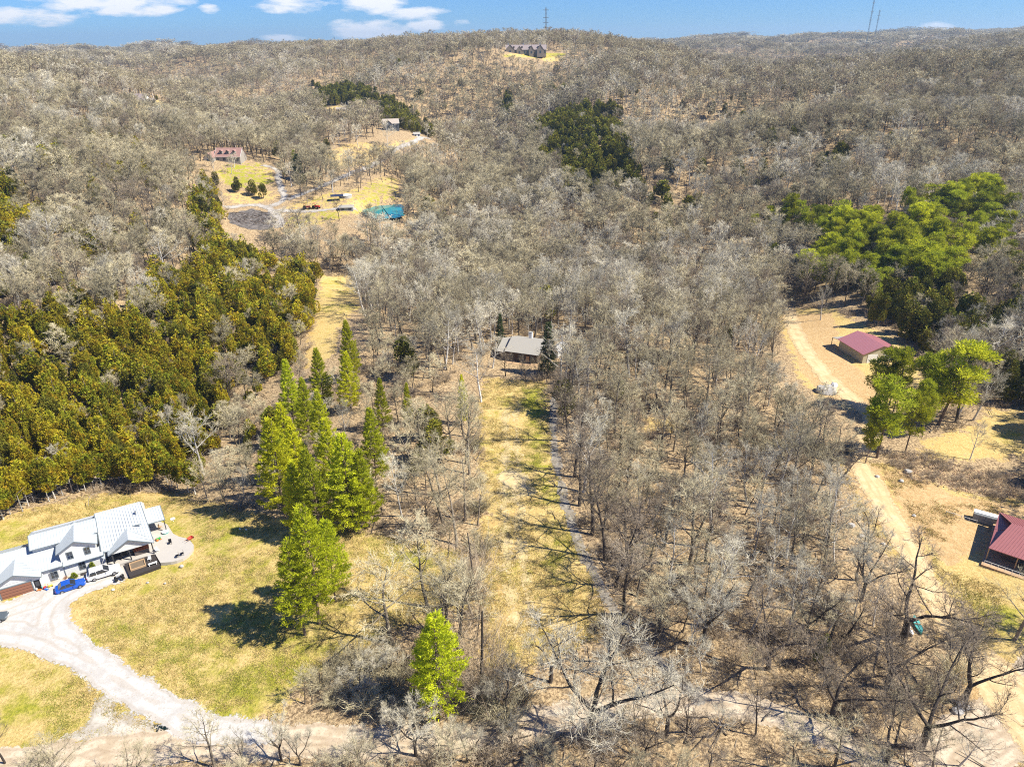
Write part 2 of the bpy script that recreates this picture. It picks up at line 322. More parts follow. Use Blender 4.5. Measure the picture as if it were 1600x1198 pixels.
# ground sheet: fine near the camera, reaching far past the horizon
def build_ground():
    ys = np.concatenate([np.linspace(-260, 40, 24)[:-1], np.linspace(40, 62, 20)[:-1], np.geomspace(62, 12000, 620)]); nx = 560
    s = np.linspace(-1, 1, nx); hw = np.where(ys < 50, 190, 0.86*ys + 105)
    X = s[None,:]*hw[:,None]; Y = np.repeat(ys[:,None], nx, 1); Z = H(X, Y); ny = len(ys)
    V = np.stack([X, Y, Z], -1).reshape(-1,3); i = np.arange(ny-1)[:,None]*nx + np.arange(nx-1)[None,:]
    F = np.stack([i, i+1, i+nx+1, i+nx], -1).reshape(-1,4)
    x = V[:,0]; y = V[:,1]; lawn = np.zeros(len(V)); green = np.zeros(len(V)); dirt = np.zeros(len(V))
    for P, g in LAWN_W:
        d = sdist(P, x, y); w = np.clip((d+3.5)/7, 0, 1); lawn = np.maximum(lawn, w*(.56 if 400 > P[:,1].mean() > 300 or 600 > P[:,1].mean() > 400 else 1)); green = np.maximum(green, w*g)
    for P in GREEN_W: green = np.maximum(green, np.clip((sdist(P, x, y)+3)/9, 0, 1)*.95)
    for P in DIRT_W: dirt = np.maximum(dirt, np.clip((sdist(P, x, y)+1.2)/2.4, 0, 1))
    me = mesh_np('ground', V, F, None, smooth=True); global GROUND_MIN; GROUND_MIN = float(Z.min())
    a = me.attributes.new('zone', 'FLOAT_COLOR', 'POINT'); a.data.foreach_set('color', np.stack([lawn, green, dirt, np.ones(len(V))], -1).astype(np.float32).ravel())
    m, nt, b, o = newmat('ground'); p = pos(nt); at_ = N(nt, 'ShaderNodeAttribute', attribute_name='zone'); sp = N(nt, 'ShaderNodeSeparateColor'); nt.links.new(at_.outputs['Color'], sp.inputs[0])
    n1 = noise(nt, .05, 4, .6, p); n2 = noise(nt, .35, 5, .7, p); n3 = noise(nt, 2.2, 5, .75, p); n4 = noise(nt, 7, 3, .7, p)
    lit = mixc(nt, ss(nt, n3, .38, .62), (.15,.10,.055), (.60,.44,.25)); lit = mixc(nt, ss(nt, n2, .5, .7), lit, (.46,.35,.20)); lit = mixc(nt, mth(nt,'MULTIPLY', ss(nt, n4, .58, .68), .6), lit, (.05,.035,.025))
    straw = mixc(nt, ss(nt, n3, .35, .65), (.50,.36,.12), (.68,.51,.215)); straw = mixc(nt, mth(nt,'MULTIPLY', ss(nt, n2, .5, .66), .5), straw, (.52,.30,.11))
    grn = mixc(nt, ss(nt, n3, .35, .65), (.22,.24,.02), (.44,.40,.05))
    gf = mth(nt, 'ADD', mth(nt,'MULTIPLY', sp.outputs[1], .85), mth(nt, 'MULTIPLY', mth(nt,'SUBTRACT', mth(nt,'ADD', n2, mth(nt,'MULTIPLY', n1, 1.3)), 1.15), 1.6)); gf = ss(nt, gf, .25, .85)
    g = mixc(nt, gf, straw, grn); g = mixc(nt, mth(nt,'MULTIPLY', ss(nt, n4, .56, .7), .5), g, (.16,.12,.04))
    rn = noise(nt, .9, 5, .7, p, 1.5); dr = mixc(nt, ss(nt, rn, .35, .65), (.48,.31,.135), (.62,.44,.225)); dr = mixc(nt, mth(nt,'MULTIPLY', ss(nt, n3, .5, .7), .4), dr, (.36,.22,.10))
    e = mth(nt, 'MULTIPLY', mth(nt,'SUBTRACT', n2, .5), 2.2)
    c = mixc(nt, ss(nt, mth(nt,'ADD', sp.outputs[0], e), .4, .6), lit, g); c = mixc(nt, ss(nt, mth(nt,'ADD', sp.outputs[2], e), .4, .6), c, dr)
    nt.links.new(c, b.inputs['Base Color']); bp = N(nt, 'ShaderNodeBump'); bp.inputs['Strength'].default_value = .9; bp.inputs['Distance'].default_value = .25; nt.links.new(mth(nt,'ADD', n3, mth(nt,'MULTIPLY', n4, .5)), bp.inputs['Height']); nt.links.new(bp.outputs[0], b.inputs['Normal'])
    me.materials.append(m); return tag(link('ground', me), kind='structure')
build_ground()

def drape(name, polys, mat, res=.6, lift=.05, grow=.6, nz=.5):
    """a sheet lying on the land inside world outlines, with ragged edges; attribute 'edge' is the distance to its rim"""
    P0 = np.concatenate(polys); x0, y0 = P0.min(0)-grow-1; x1, y1 = P0.max(0)+grow+1
    nx = int((x1-x0)/res)+2; ny = int((y1-y0)/res)+2; X, Y = np.meshgrid(x0+np.arange(nx)*res, y0+np.arange(ny)*res)
    d = np.full(X.size, -15.0)
    for P in polys: d = np.maximum(d, sdist(P, X.ravel(), Y.ravel()))
    d = d.reshape(X.shape) + (vnoise(X/2.3, Y/2.3, 11)-.5)*nz*2
    keep = np.maximum(np.maximum(d[:-1,:-1], d[1:,:-1]), np.maximum(d[:-1,1:], d[1:,1:])) > -grow
    i = np.arange(ny*nx).reshape(ny, nx); F = np.stack([i[:-1,:-1][keep], i[:-1,1:][keep], i[1:,1:][keep], i[1:,:-1][keep]], -1)
    u, inv = np.unique(F, return_inverse=True); xs = X.ravel()[u]; ys = Y.ravel()[u]
    V = np.stack([xs, ys, H(xs, ys)+lift], -1); me = mesh_np(name, V, inv.reshape(F.shape), mat, True)
    a = me.attributes.new('edge', 'FLOAT', 'POINT'); a.data.foreach_set('value', d.ravel()[u].astype(np.float32))
    return tag(link(name, me), kind='structure')
def ribbon(pts, w, h=0.0):
    P = np.array([at(*p, h)[:2] for p in pts]); 
    for _ in range(2):   # round the corners
        Q = [P[0]]
        for a, b in zip(P[:-1], P[1:]): Q += [a*.75+b*.25, a*.25+b*.75]
        P = np.array(Q+[P[-1]])
    T = np.gradient(P, axis=0); T /= np.linalg.norm(T, axis=1)[:,None]+1e-9; Nn = np.stack([-T[:,1], T[:,0]], 1)
    ww = np.interp(np.linspace(0,1,len(P)), np.linspace(0,1,len(w)), w)[:,None] if hasattr(w,'__len__') else w
    return np.concatenate([P+Nn*ww/2, (P-Nn*ww/2)[::-1]])
def ragged(name, ca, cb, cc, soft=.5, grit=4.0, tracks=False):
    m, nt, b, o = newmat(name); p = pos(nt); e = N(nt, 'ShaderNodeAttribute', attribute_name='edge').outputs['Fac']
    n1 = noise(nt, .4, 5, .7, p); n2 = noise(nt, grit, 4, .75, p); c = mixc(nt, ss(nt, n1, .38, .62), ca, cb); c = mixc(nt, mth(nt,'MULTIPLY', ss(nt, n2, .52, .68), .65), c, cc)
    rut = mth(nt, 'SINE', mth(nt, 'MULTIPLY', e, 3.4)); c = mixc(nt, mth(nt, 'MULTIPLY', ss(nt, mth(nt, 'ADD', rut, mth(nt, 'MULTIPLY', n1, 1.6)), 1.0, 1.9), .42), c, cc)
    nt.links.new(c, b.inputs['Base Color']); bp = N(nt, 'ShaderNodeBump'); bp.inputs['Strength'].default_value = .5; bp.inputs['Distance'].default_value = .06; nt.links.new(n2, bp.inputs['Height']); nt.links.new(bp.outputs[0], b.inputs['Normal'])
    n3 = noise(nt, 1.6, 5, .8, p)
    al = ss(nt, mth(nt,'ADD', e, mth(nt,'MULTIPLY', mth(nt,'SUBTRACT', n3, .5), soft*6)), -.12, .12); nt.links.new(al, b.inputs['Alpha'])
    return m
M_gravel = ragged('white gravel', (.44,.42,.39), (.56,.54,.51), (.36,.30,.23)); M_track = ragged('packed dirt track', (.44,.35,.24), (.60,.50,.37), (.28,.20,.13))
M_ochre = ragged('ochre dirt track', (.56,.41,.215), (.68,.52,.30), (.42,.28,.14)); M_grey = ragged('grey gravel', (.26,.23,.19), (.38,.35,.30), (.17,.14,.1)); M_litter = ragged('stony wash', (.40,.36,.30), (.54,.50,.43), (.25,.19,.11), soft=.9)
drive = world_poly([(-60,905),(0,940),(50,926),(75,910),(140,893),(196,884),(204,902),(170,915),(135,928),(112,945),(106,962),(112,978),(150,1003),(195,1036),(240,1065),(290,1092),(345,1115),(420,1130),(430,1160),(340,1166),(270,1145),(200,1108),(125,1056),(60,1022),(0,1006),(-60,1002)])
drape('gravel_driveway', [drive], M_gravel, .45, .05)
road = ribbon([(-120,1205),(60,1186),(200,1172),(330,1160),(470,1158),(600,1160),(720,1156),(860,1122),(1000,1100),(1100,1096),(1190,1108),(1270,1140),(1340,1175),(1420,1230)], [5,5,5.5,5,4.5,4.5,4.5,4.5,4.5,4.5])
drape('dirt_road', [road], M_track, .45, .035)
drape('ochre_track', [ribbon([(1335,716),(1370,770),(1408,840),(1442,900),(1475,955),(1520,1020),(1580,1090),(1660,1150)], [5,5,4.4,4.4,5.5,9,14])], M_ochre, .45, .05)
drape('lower_track', [ribbon([(1660,1040),(1600,1120),(1540,1150),(1450,1215)], [8,9,8])], M_track, .6, .03)
drape('barn_track', [ribbon([(1230,480),(1250,540),(1290,590),(1340,630),(1370,660),(1345,716)], 4.5)], M_ochre, .6, .05)
drape('side_path', [ribbon([(870,606),(864,640),(866,700),(878,770),(900,840),(925,890),(945,930),(985,990),(1060,1060),(1095,1095)], 1.5)], M_grey, .4, .045)
drape('stony_wash', [world_poly([(140,1075),(180,1100),(235,1130),(290,1158),(200,1168),(110,1172),(60,1180),(100,1150),(140,1120)])], M_litter, .6, .03, nz=1.2)
far_roads = [ribbon([(350,324),(395,318),(425,327),(440,342),(436,356)], 3.6), ribbon([(432,328),(500,331),(560,330)], 3), ribbon([(425,322),(448,312),(440,295),(433,278),(440,266),(410,258)], 3.4), ribbon([(450,312),(520,288),(580,258),(612,236),(650,222),(672,217)], 3.6)]
drape('valley_lane', far_roads, ragged('valley gravel', (.34,.31,.27), (.48,.45,.41), (.30,.24,.16), .8, 1.5), 1.0, .12, 1.2, .8)
drape('burned_brush_ground', [world_poly([(356,334),(392,326),(428,334),(434,348),(420,360),(385,358),(358,348)])], ragged('charred ground', (.06,.055,.05), (.14,.12,.11), (.3,.27,.24)), 1.0, .1, 1, 1)
# pond
_pw = _pw.mean(0)+(_pw-_pw.mean(0))*1.06
m_w, nt, b, o = newmat('pond water'); b.inputs['Base Color'].default_value = (.02,.24,.25,1); b.inputs['Roughness'].default_value = .06; b.inputs['Specular IOR Level'].default_value = .5; b.inputs['IOR'].default_value = 1.33
bp = N(nt, 'ShaderNodeBump'); bp.inputs['Strength'].default_value = .12; nt.links.new(noise(nt, .8, 3, .6, pos(nt)), bp.inputs['Height']); nt.links.new(bp.outputs[0], b.inputs['Normal'])
w = MB(); w.add([(x, y, _pz) for x, y in _pw], [tuple(range(len(_pw)))[::-1]]); po = w.build('pond_water', m_w, kind='structure')
if po.data.polygons[0].normal.z < 0: po.data.flip_normals()
'''shore the water's rim
w = MB(); c = _pw.mean(0); k = len(_pw); V = []
for x, y in _pw:
    v = np.array([x, y]); r = v+(v-c)/np.linalg.norm(v-c)*2.2; V += [(x, y, _pz-.3), (x, y, _pz+.12), (r[0], r[1], h1(r[0], r[1])-.1)]
w.add(V, [f for i in range(k) for f in ((3*i,3*((i+1)%k),3*((i+1)%k)+1,3*i+1),(3*i+1,3*((i+1)%k)+1,3*((i+1)%k)+2,3*i+2))]); '''

M_worn = ragged('worn straw', (.54,.42,.22), (.64,.50,.28), (.42,.34,.12), soft=1.1)
drape('worn_patch', [world_poly([(775,742),(800,728),(826,742),(832,768),(812,788),(780,785)]), ribbon([(790,640),(792,720),(788,800),(792,880),(808,990)], 1.0), ribbon([(806,640),(810,720),(810,800),(816,880),(836,990)], .8)], M_worn, .4, .03, 1.0, 1.0)

# ================================================================== buildings and things
C_white = solid('white siding', (.68,.68,.66), .6, .04); C_trim = solid('grey trim', (.16,.19,.21), .5); C_door = solid('brown garage door', (.27,.12,.075), .6, .1, 8)
C_glass = solid('window glass', (.03,.035,.045), .08, .1, spec=.9); C_black = solid('black', (.015,.015,.018), .5); C_post = solid('dark post', (.05,.05,.055), .6)
def metal_roof_mat(name, col, rough=.42):
    m, nt, b, o = newmat(name); f = noise(nt, .7, 5, .7, N(nt, 'ShaderNodeTexCoord').outputs['Object']); nt.links.new(mixc(nt, f, tuple(x*.88 for x in col), tuple(min(1,x*1.08) for x in col)), b.inputs['Base Color'])
    b.inputs['Roughness'].default_value = rough; b.inputs['Specular IOR Level'].default_value = .5; return m
C_roofw = metal_roof_mat('white metal roof', (.45,.49,.51)); C_roofr = metal_roof_mat('maroon metal roof', (.40,.17,.19)); C_roofr2 = metal_roof_mat('red metal roof', (.33,.12,.12))
def shingles(name, col):
    m, nt, b, o = newmat(name); p = N(nt, 'ShaderNodeTexCoord').outputs['Object']; f = noise(nt, 6, 4, .8, p); nt.links.new(mixc(nt, f, tuple(x*.65 for x in col), tuple(x*1.3 for x in col)), b.inputs['Base Color']); return m
C_shin = shingles('grey shingles', (.36,.34,.30)); C_shinr = shingles('red brown shingles', (.34,.20,.17)); C_shinm = shingles('mauve shingles', (.30,.25,.24)); C_shint = shingles('tan shingles', (.42,.36,.30))
C_conc = solid('pale concrete', (.44,.41,.37), .9, .08, .8); C_mulch = solid('dark mulch', (.045,.038,.035), .95, .4, 6); C_wood = solid('tan timber', (.45,.30,.17), .8, .2, 5)
C_rust = solid('rust orange cover', (.46,.13,.05), .8, .15, 2); C_tan = solid('tan metal siding', (.46,.42,.30), .6, .06); C_stone = solid('grey block', (.30,.31,.30), .9, .2, 3); C_log = solid('brown log wall', (.10,.07,.05), .9, .3, 3)
C_tyre = solid('tyre rubber', (.02,.02,.02), .8); C_rim = solid('wheel metal', (.4,.4,.42), .35, metal=.6); C_teal = solid('teal tarp', (.10,.42,.38), .6, .25, 1.5); C_red = solid('red paint', (.50,.04,.03), .45, .1)
C_lamp = solid('lamp glass', (.7,.7,.65), .2); C_tail = solid('tail lamp', (.4,.02,.02), .3); C_rock = solid('grey rock', (.42,.40,.37), .9, .3, 1.2); C_steel = solid('galvanised steel', (.35,.36,.38), .45, .1, metal=.3)
C_green = solid('green plastic', (.05,.32,.08), .5); C_cyan = solid('turquoise plastic', (.10,.50,.50), .5); C_orange = solid('orange plastic', (.6,.2,.05), .5); C_pale = solid('white plastic', (.75,.75,.73), .5); C_terr = solid('terracotta', (.4,.2,.12), .8)

def roof(parent, quad, mat, th=.12, rib=.0, name='roof', label=None, trim=None):
    """quad: eave a, eave b, ridge c, ridge d (or 3 corners)"""
    o = MB().slab(quad, th).build(name, mat, parent, label=label)
    q = [Vector(p) for p in quad]
    if rib and len(q) == 4:
        n = (q[1]-q[0]).cross(q[3]-q[0]).normalized(); n = n if n.z > 0 else -n; m = MB(); L = (q[1]-q[0]).length; k = max(2, int(L/rib)); side = (q[1]-q[0]).normalized()*.022
        for i in range(1, k):
            t = i/k; a = q[0].lerp(q[1], t)+n*.004; d = q[3].lerp(q[2], t)+n*.004; m.add([a-side, a+side, d+side, d-side, a-side+n*.045, a+side+n*.045, d+side+n*.045, d-side+n*.045], [(4,5,6,7),(0,1,5,4),(1,2,6,5),(2,3,7,6),(3,0,4,7)])
        m.build('seam', mat, o, kind='stuff')
    if trim:
        m = MB(); n = len(q)
        for i in ((0,1),) if len(q) == 4 else (): m.tube([q[0]-Vector((0,0,.06)), q[1]-Vector((0,0,.06))], .09, 4)
        if len(q) == 4:
            m.tube([q[0]+Vector((0,0,-.03)), q[3]+Vector((0,0,-.03))], .08, 4); m.tube([q[1]+Vector((0,0,-.03)), q[2]+Vector((0,0,-.03))], .08, 4)
            m.build('fascia', trim, o)
    return o
def window(parent, x0, x1, y, z0, z1, arch=False, mat=None, face=-1):
    """window in a wall facing local -y: frame standing proud, dark pane, cross bars"""
    f = MB(); t = .09; d = .07
    f.box(x0-t, x0, y-d, y+.02, z0-t, z1+t).box(x1, x1+t, y-d, y+.02, z0-t, z1+t).box(x0, x1, y-d, y+.02, z1, z1+t).box(x0, x1, y-d, y+.02, z0-t, z0)
    xm = (x0+x1)/2; zm = (z0+z1)/2; f.box(xm-.03, xm+.03, y-d+.02, y+.02, z0, z1).box(x0, xm-.03, y-d+.02, y+.02, zm-.02, zm+.02).box(xm+.03, x1, y-d+.02, y+.02, zm-.02, zm+.02)
    o = f.build('window', mat or C_trim, parent); box('pane', C_glass, o, x0, x1, y-.02, y+.01, z0, z1); return o

# ---- white farmhouse -------------------------------------------------------
O = at(2, 936); hz = float(H(O[0]+10, O[1]+6)[0])
ux = np.array([math.cos(R(29)), math.sin(R(29))]); uy = np.array([-ux[1], ux[0]])
def HW(x, y, z=0): p = np.array([-82.4, 88.2])+ux*x+uy*y; return (p[0], p[1], hz+z)
farm = empty('farmhouse', HW(0,0), R(29), 'white farmhouse with white metal roofs and front gables, brown garage door at its left end', 'house')
w = MB(); w.box(-7, 6.3, .55, 10, -1, 2.75); w.box(-.6, 5.9, -.35, .55, -1, 2.75)   # garage wing
w.prism([(-7,.55,2.75),(-7,10,2.75),(-7,5.3,5.0)], (0,0,0), (12.4,0,0)); w.build('wall', C_white, farm, label='garage wing wall')
w = MB(); w.box(6.3, 15.2, .8, 10.5, -1, 2.7); w.box(9.15, 14.4, 1.0, 9.5, 2.7, 5.0); w.box(5.4, 9.15, 4.0, 9.5, 2.7, 5.2); w.box(14.4, 15.2, 4.0, 9.5, 2.7, 5.2)
w.prism([(9.15,1.0,5.0),(14.4,1.0,5.0),(11.77,1.0,6.35)], (0,0,0), (0,4.5,0)); w.prism([(5.4,3.7,5.2),(5.4,9.5,5.2),(5.4,6.2,6.5)], (0,0,0), (9.7,0,0)); w.build('wall', C_white, farm, label='two storey middle wall')
w = MB(); w.box(15.2, 22.4, 3.4, 13.2, -1, 2.9); w.prism([(15.2,1.4,2.9),(15.2,13.2,2.9),(15.2,7.2,6.75)], (0,0,0), (7.2,0,0)); w.prism([(16.3,.12,2.72),(22.6,.12,2.72),(19.4,.12,4.4)], (0,0,0), (0,.15,0)); w.box(16.3, 22.6, .1, .3, 2.4, 2.72); w.build('wall', C_white, farm, label='tall right wing wall')
box('porch_floor', C_conc, farm, 15.3, 22.9, .1, 3.4, -1, .12)
for x, y in ((16.4,.25),(22.55,.25),(19.0,.25)): box('post', C_post, farm, x-.09, x+.09, y-.09, y+.09, .12, 2.42)
# roofs
roof(farm, [(-7.6,.2,2.75),(9.3,.45,2.78),(9.3,5.3,5.12),(-7.6,5.3,5.12)], C_roofw, rib=.42, label='long white metal roof over the garage wing', trim=C_trim)
roof(farm, [(9.3,10.4,2.6),(-7.6,10.4,2.6),(-7.6,5.32,5.1),(9.3,5.32,5.1)], C_roofw, rib=.42)
roof(farm, [(-.9,-.9,2.72),(-.9,4.4,2.9),(2.8,4.4,4.42),(2.8,-.9,4.42)], C_roofw, rib=.42, label='left slope of the garage gable', trim=C_trim); roof(farm, [(6.2,4.4,2.9),(6.2,-.9,2.72),(2.82,-.9,4.42),(2.82,4.4,4.42)], C_roofw, rib=.42, trim=C_trim)
w = MB(); w.prism([(-.6,-.4,2.74),(5.95,-.4,2.74),(2.8,-.4,4.25)], (0,0,0), (0,.3,0)); w.build('gable', C_white, farm)
roof(farm, [(5.1,3.5,5.35),(15.1,3.5,5.35),(15.1,6.1,6.62),(5.1,6.1,6.62)], C_roofw, rib=.45, trim=C_trim, label='upper roof of the middle'); roof(farm, [(15.1,9.9,5.0),(5.1,9.9,5.0),(5.1,6.12,6.6),(15.1,6.12,6.6)], C_roofw, rib=.45)
roof(farm, [(8.8,.55,4.98),(8.8,6.4,4.98),(11.75,6.8,6.6),(11.75,.55,6.6)], C_roofw, rib=.42, trim=C_trim, label='left slope of the upper gable'); roof(farm, [(14.85,6.4,5.05),(14.85,.55,5.05),(11.77,.55,6.6),(11.77,6.8,6.6)], C_roofw, rib=.42, trim=C_trim)
roof(farm, [(9.2,.35,2.62),(15.3,.45,2.62),(15.3,1.02,2.95),(9.2,1.02,2.95)], C_roofw, trim=C_trim, label='narrow roof strip under the upper gable')
roof(farm, [(14.4,.9,2.2),(15.3,.0,2.0),(15.6,2.6,3.6),(14.4,2.2,3.2)], C_roofw, label='small corner roof by the porch')
roof(farm, [(15.0,.95,2.8),(22.95,.35,2.75),(22.2,7.05,7.0),(15.0,7.05,7.0)], C_roofw, rib=.45, trim=C_trim, label='tall steep white roof of the right wing'); roof(farm, [(22.3,13.6,2.6),(15.0,13.6,2.6),(15.0,7.07,6.98),(22.2,7.07,6.98)], C_roofw, rib=.45)
roof(farm, [(15.9,-.35,2.62),(15.9,3.0,2.75),(19.35,4.4,4.62),(19.35,-.35,4.62)], C_roofw, rib=.42, trim=C_trim, label='left slope of the porch gable'); roof(farm, [(22.95,1.2,2.9),(22.95,-.35,2.7),(19.37,-.35,4.62),(19.37,4.4,4.62)], C_roofw, rib=.42, trim=C_trim)
roof(farm, [(22.3,5.9,2.75),(25.3,5.9,2.7),(25.0,10.2,3.3),(22.0,10.2,3.35)], C_roofw, rib=.42, trim=C_trim, label='low white roof over the side porch')
for x, y in ((25.1,6.1),(25.0,9.9),(22.5,6.1)): box('post', C_post, farm, x-.08, x+.08, y-.08, y+.08, 0, 2.6)
g = box('garage_door', C_door, farm, .3, 4.6, -.46, -.36, 0, 2.15)
m = MB()
for i in range(1,4): m.box(.3, 4.6, -.475, -.465, i*.54-.015, i*.54+.015)
m.build('panel_seam', C_black, g, kind='stuff')
w = MB(); w.box(.16,.29,-.5,-.35,0,2.3).box(4.61,4.74,-.5,-.35,0,2.3).box(.29,4.61,-.5,-.35,2.16,2.3).build('door_frame', C_trim, farm)
d_ = box('entry_door', C_black, farm, 4.95, 5.75, -.42, -.35, 0, 2.0); box('pane', C_glass, d_, 5.1, 5.6, -.44, -.421, .9, 1.8)
window(farm, 10.2, 10.95, 1.0, 3.35, 4.6); window(farm, 12.75, 13.5, 1.0, 3.35, 4.6); window(farm, 11.4, 12.25, .8, .85, 2.15); window(farm, 7.3, 8.2, .55, .8, 2.05)
for x in (15.9, 17.6, 20.4): window(farm, x, x+1.1, 3.4, .5, 2.1)
m = MB(); m.tube([(20.2,3.6,4.6),(21.6,2.9,4.95)], .09, 6); m.build('vent_pipe', C_trim, farm); m = MB(); m.tube([(21.2,5.1,5.4),(21.2,5.1,6.4)], .08, 8); m.tube([(21.2,5.1,6.35),(21.2,5.1,6.55)], .17, 8); m.build('flue', C_steel, farm)
m = MB(); m.tube([(9.25,.72,2.6),(9.25,.72,0)], .05, 6); m.build('downpipe', C_trim, farm)
# paving
m = MB(); pat = [(264,829),(272.8,841.4),(281,845),(291.6,846.4),(299,850),(303.5,855),(303,860),(300.3,865),(294,871.5),(286.5,876.4),(277,880),(267.8,882),(252,883.6),(241,866),(236,850),(232,832),(244,822)]
pw = [at(*p) for p in pat]; m.add([(p[0], p[1], hz+.09) for p in pw]+[(p[0], p[1], hz-.6) for p in pw], [tuple(range(len(pw)))[::-1]]+[(i, (i+1)%len(pw), len(pw)+(i+1)%len(pw), len(pw)+i) for i in range(len(pw))])
po_ = m.build('patio', C_conc, kind='structure'); 
if po_.data.polygons[0].normal.z < 0: po_.data.flip_normals()
def hquad(pts, z0, z1, name, mat, kind='structure'):
    m = MB(); q = [HW(x, y) for x, y in pts]; k = len(q); m.add([(p[0], p[1], p[2]+z1) for p in q]+[(p[0], p[1], p[2]+z0) for p in q], [tuple(range(k)), tuple(range(2*k-1,k-1,-1))]+[(i, k+i, k+(i+1)%k, (i+1)%k) for i in range(k)]); return m.build(name, mat, kind=kind)
hquad([(17.8,-.2),(18.4,-4.4),(23.2,-3.8),(22.5,.1)][::1], -.5, .08, 'play_area_mulch', C_mulch); hquad([(6.3,.5),(6.8,-1.3),(9.7,-1.0),(9.7,.8)], -.5, .08, 'planting_bed', solid('grey bark bed', (.16,.14,.11), .95, .4, 5)); hquad([(10.4,.8),(10.4,.0),(15.2,.0),(15.2,.8)], -.5, .08, 'planting_bed_right', C_mulch)
t = empty('sandbox', HW(19.8,-1.8,.08), R(29+4), 'timber framed rectangular sandbox on the dark mulch', 'sandbox')
for a in ((-1.2,1.2,-1.05,-.9),(-1.2,1.2,.9,1.05),(-1.2,-1.05,-.9,.9),(1.05,1.2,-.9,.9)): box('side_board', C_wood, t, a[0], a[1], a[2], a[3], 0, .3)
box('filling', solid('sandbox soil', (.17,.13,.09), .95, .3, 4), t, -1.05, 1.05, -.9, .9, 0, .14)
def bench(name, loc, rz, lab, mat, cat='bench'):
    t = empty(name, loc, rz, lab, cat); box('seat', mat, t, -.7, .7, -.2, .2, .4, .46); box('leg', mat, t, -.6, -.5, -.18, .18, 0, .4); box('leg', mat, t, .5, .6, -.18, .18, 0, .4); return t
bench('bench', HW(22.1,-3.0,.08), R(32), 'low white bench at the front corner of the mulch square', C_pale)
def chair(loc, rz, lab, mat, grp=None, nm='chair'):
    t = empty(nm, loc, rz, lab, 'chair', grp); box('seat', mat, t, -.25, .25, -.25, .25, .38, .43); box('backrest', mat, t, -.25, .25, .21, .26, .43, .9)
    for x in (-.22,.22):
        for y in (-.22,.22): box('leg', mat, t, x-.02, x+.02, y-.02, y+.02, 0, .38)
    return t
chair(HW(21.7,-1.4,.08), R(10), 'small white chair on the mulch beside the sandbox', C_pale); chair(HW(23.1,.5,.1), R(60), 'white garden chair at the porch corner of the patio', C_pale)
chair(HW(26.0,-2.9,.1), R(-60), 'left of two low grey loungers on the round patio', C_black, 'low dark chairs on the patio'); chair(HW(26.8,-2.7,.1), R(-60), 'right of two low grey loungers on the round patio', C_black, 'low dark chairs on the patio'); chair(HW(25.3,1.7,.1), R(20), 'single dark chair in the middle of the patio', C_black)
chair(HW(19.3,1.6,.12), R(160), 'black chair under the left side of the porch gable', C_black); chair(HW(18.2,1.9,.12), R(190), 'black chair beside the porch wall', C_black); chair(HW(24.2,7.4,.1), R(90), 'wooden chair under the side porch roof', C_wood)
t = empty('hot_tub', HW(20.75,2.15,.12), R(29), 'square hot tub with a rust orange cover under the front porch', 'hot tub'); box('tub', solid('tub shell', (.12,.10,.09), .7), t, -1.15, 1.15, -1.1, 1.1, 0, .85); MB().box(-1.2, 1.2, -1.15, 1.15, .86, 1.0).build('cover', C_rust, t, bevel=.04)
t = empty('grill', HW(17.0,1.3,.12), R(29), 'black barbecue grill beside the left porch post', 'grill'); MB().box(-.5,.5,-.3,.3,.7,.95).build('firebox', C_black, t); MB().tube([(-.5,0,.95),(.5,0,.95)], .28, 10).build('lid', C_black, t)
for x in (-.45,.45): box('leg', C_black, t, x-.03, x+.03, -.25, .25, 0, .7)
t = empty('wheelbarrow', HW(28.6,1.2,.02), R(60), 'tipped red wheelbarrow at the grass edge of the patio', 'wheelbarrow'); MB().add([(-.5,-.35,.5),(.5,-.35,.55),(.5,.35,.55),(-.5,.35,.5),(-.3,-.2,.2),(.3,-.2,.2),(.3,.2,.2),(-.3,.2,.2)], [(4,5,6,7),(0,1,5,4),(1,2,6,5),(2,3,7,6),(3,0,4,7)]).build('tray', C_red, t); MB().tube([(.55,-.06,.2),(.55,.06,.2)], .2, 12).build('wheel', C_tyre, t)
for s in (-1,1): MB().tube([(.5,.15*s,.2),(-1.1,.3*s,.5)], .03, 5).build('handle', C_wood, t)
t = empty('play_boat', HW(24.9,5.6,.1), R(20), 'turquoise paddling tub on the paving by the side porch', 'paddling pool'); MB().tube([(0,0,0),(0,0,.3)], [.5,.62], 12).build('tub', C_cyan, t); MB().tube([(0,0,.301),(0,0,.34)], [.64,.64], 12).build('rim', C_pale, t)
t = empty('toy_tractor', HW(23.6,3.9,.1), R(50), 'green ride-on toy tractor on the paving', 'toy'); MB().box(-.4,.4,-.16,.16,.2,.45).build('body', C_green, t, bevel=.03)
for x, r in ((-.28,.22),(.3,.14)):
    for s in (-1,1): MB().tube([(x,.18*s,r),(x,.28*s,r)], r, 10).build('wheel', C_orange, t)
t = empty('birdbath', HW(26.5,8.7,.02), 0, 'small white dish standing on the grass by the side porch', 'birdbath'); MB().tube([(0,0,0),(0,0,.5)], .08, 8).build('stem', C_pale, t); MB().tube([(0,0,.5),(0,0,.62)], [.2,.45], 12).build('bowl', C_pale, t)
def ride_toy(loc, rz, lab, m1, m2):
    t = empty('ride_on_toy', loc, rz, lab, 'toy', 'toys outside the garage'); MB().box(-.35,.35,-.15,.15,.15,.4).build('body', m1, t, bevel=.03); MB().box(-.3,-.2,-.14,.14,.41,.7).build('backrest', m2, t)
    for x in (-.25,.25):
        for s in (-1,1): MB().tube([(x,.16*s,.13),(x,.22*s,.13)], .13, 8).build('wheel', C_tyre, t)
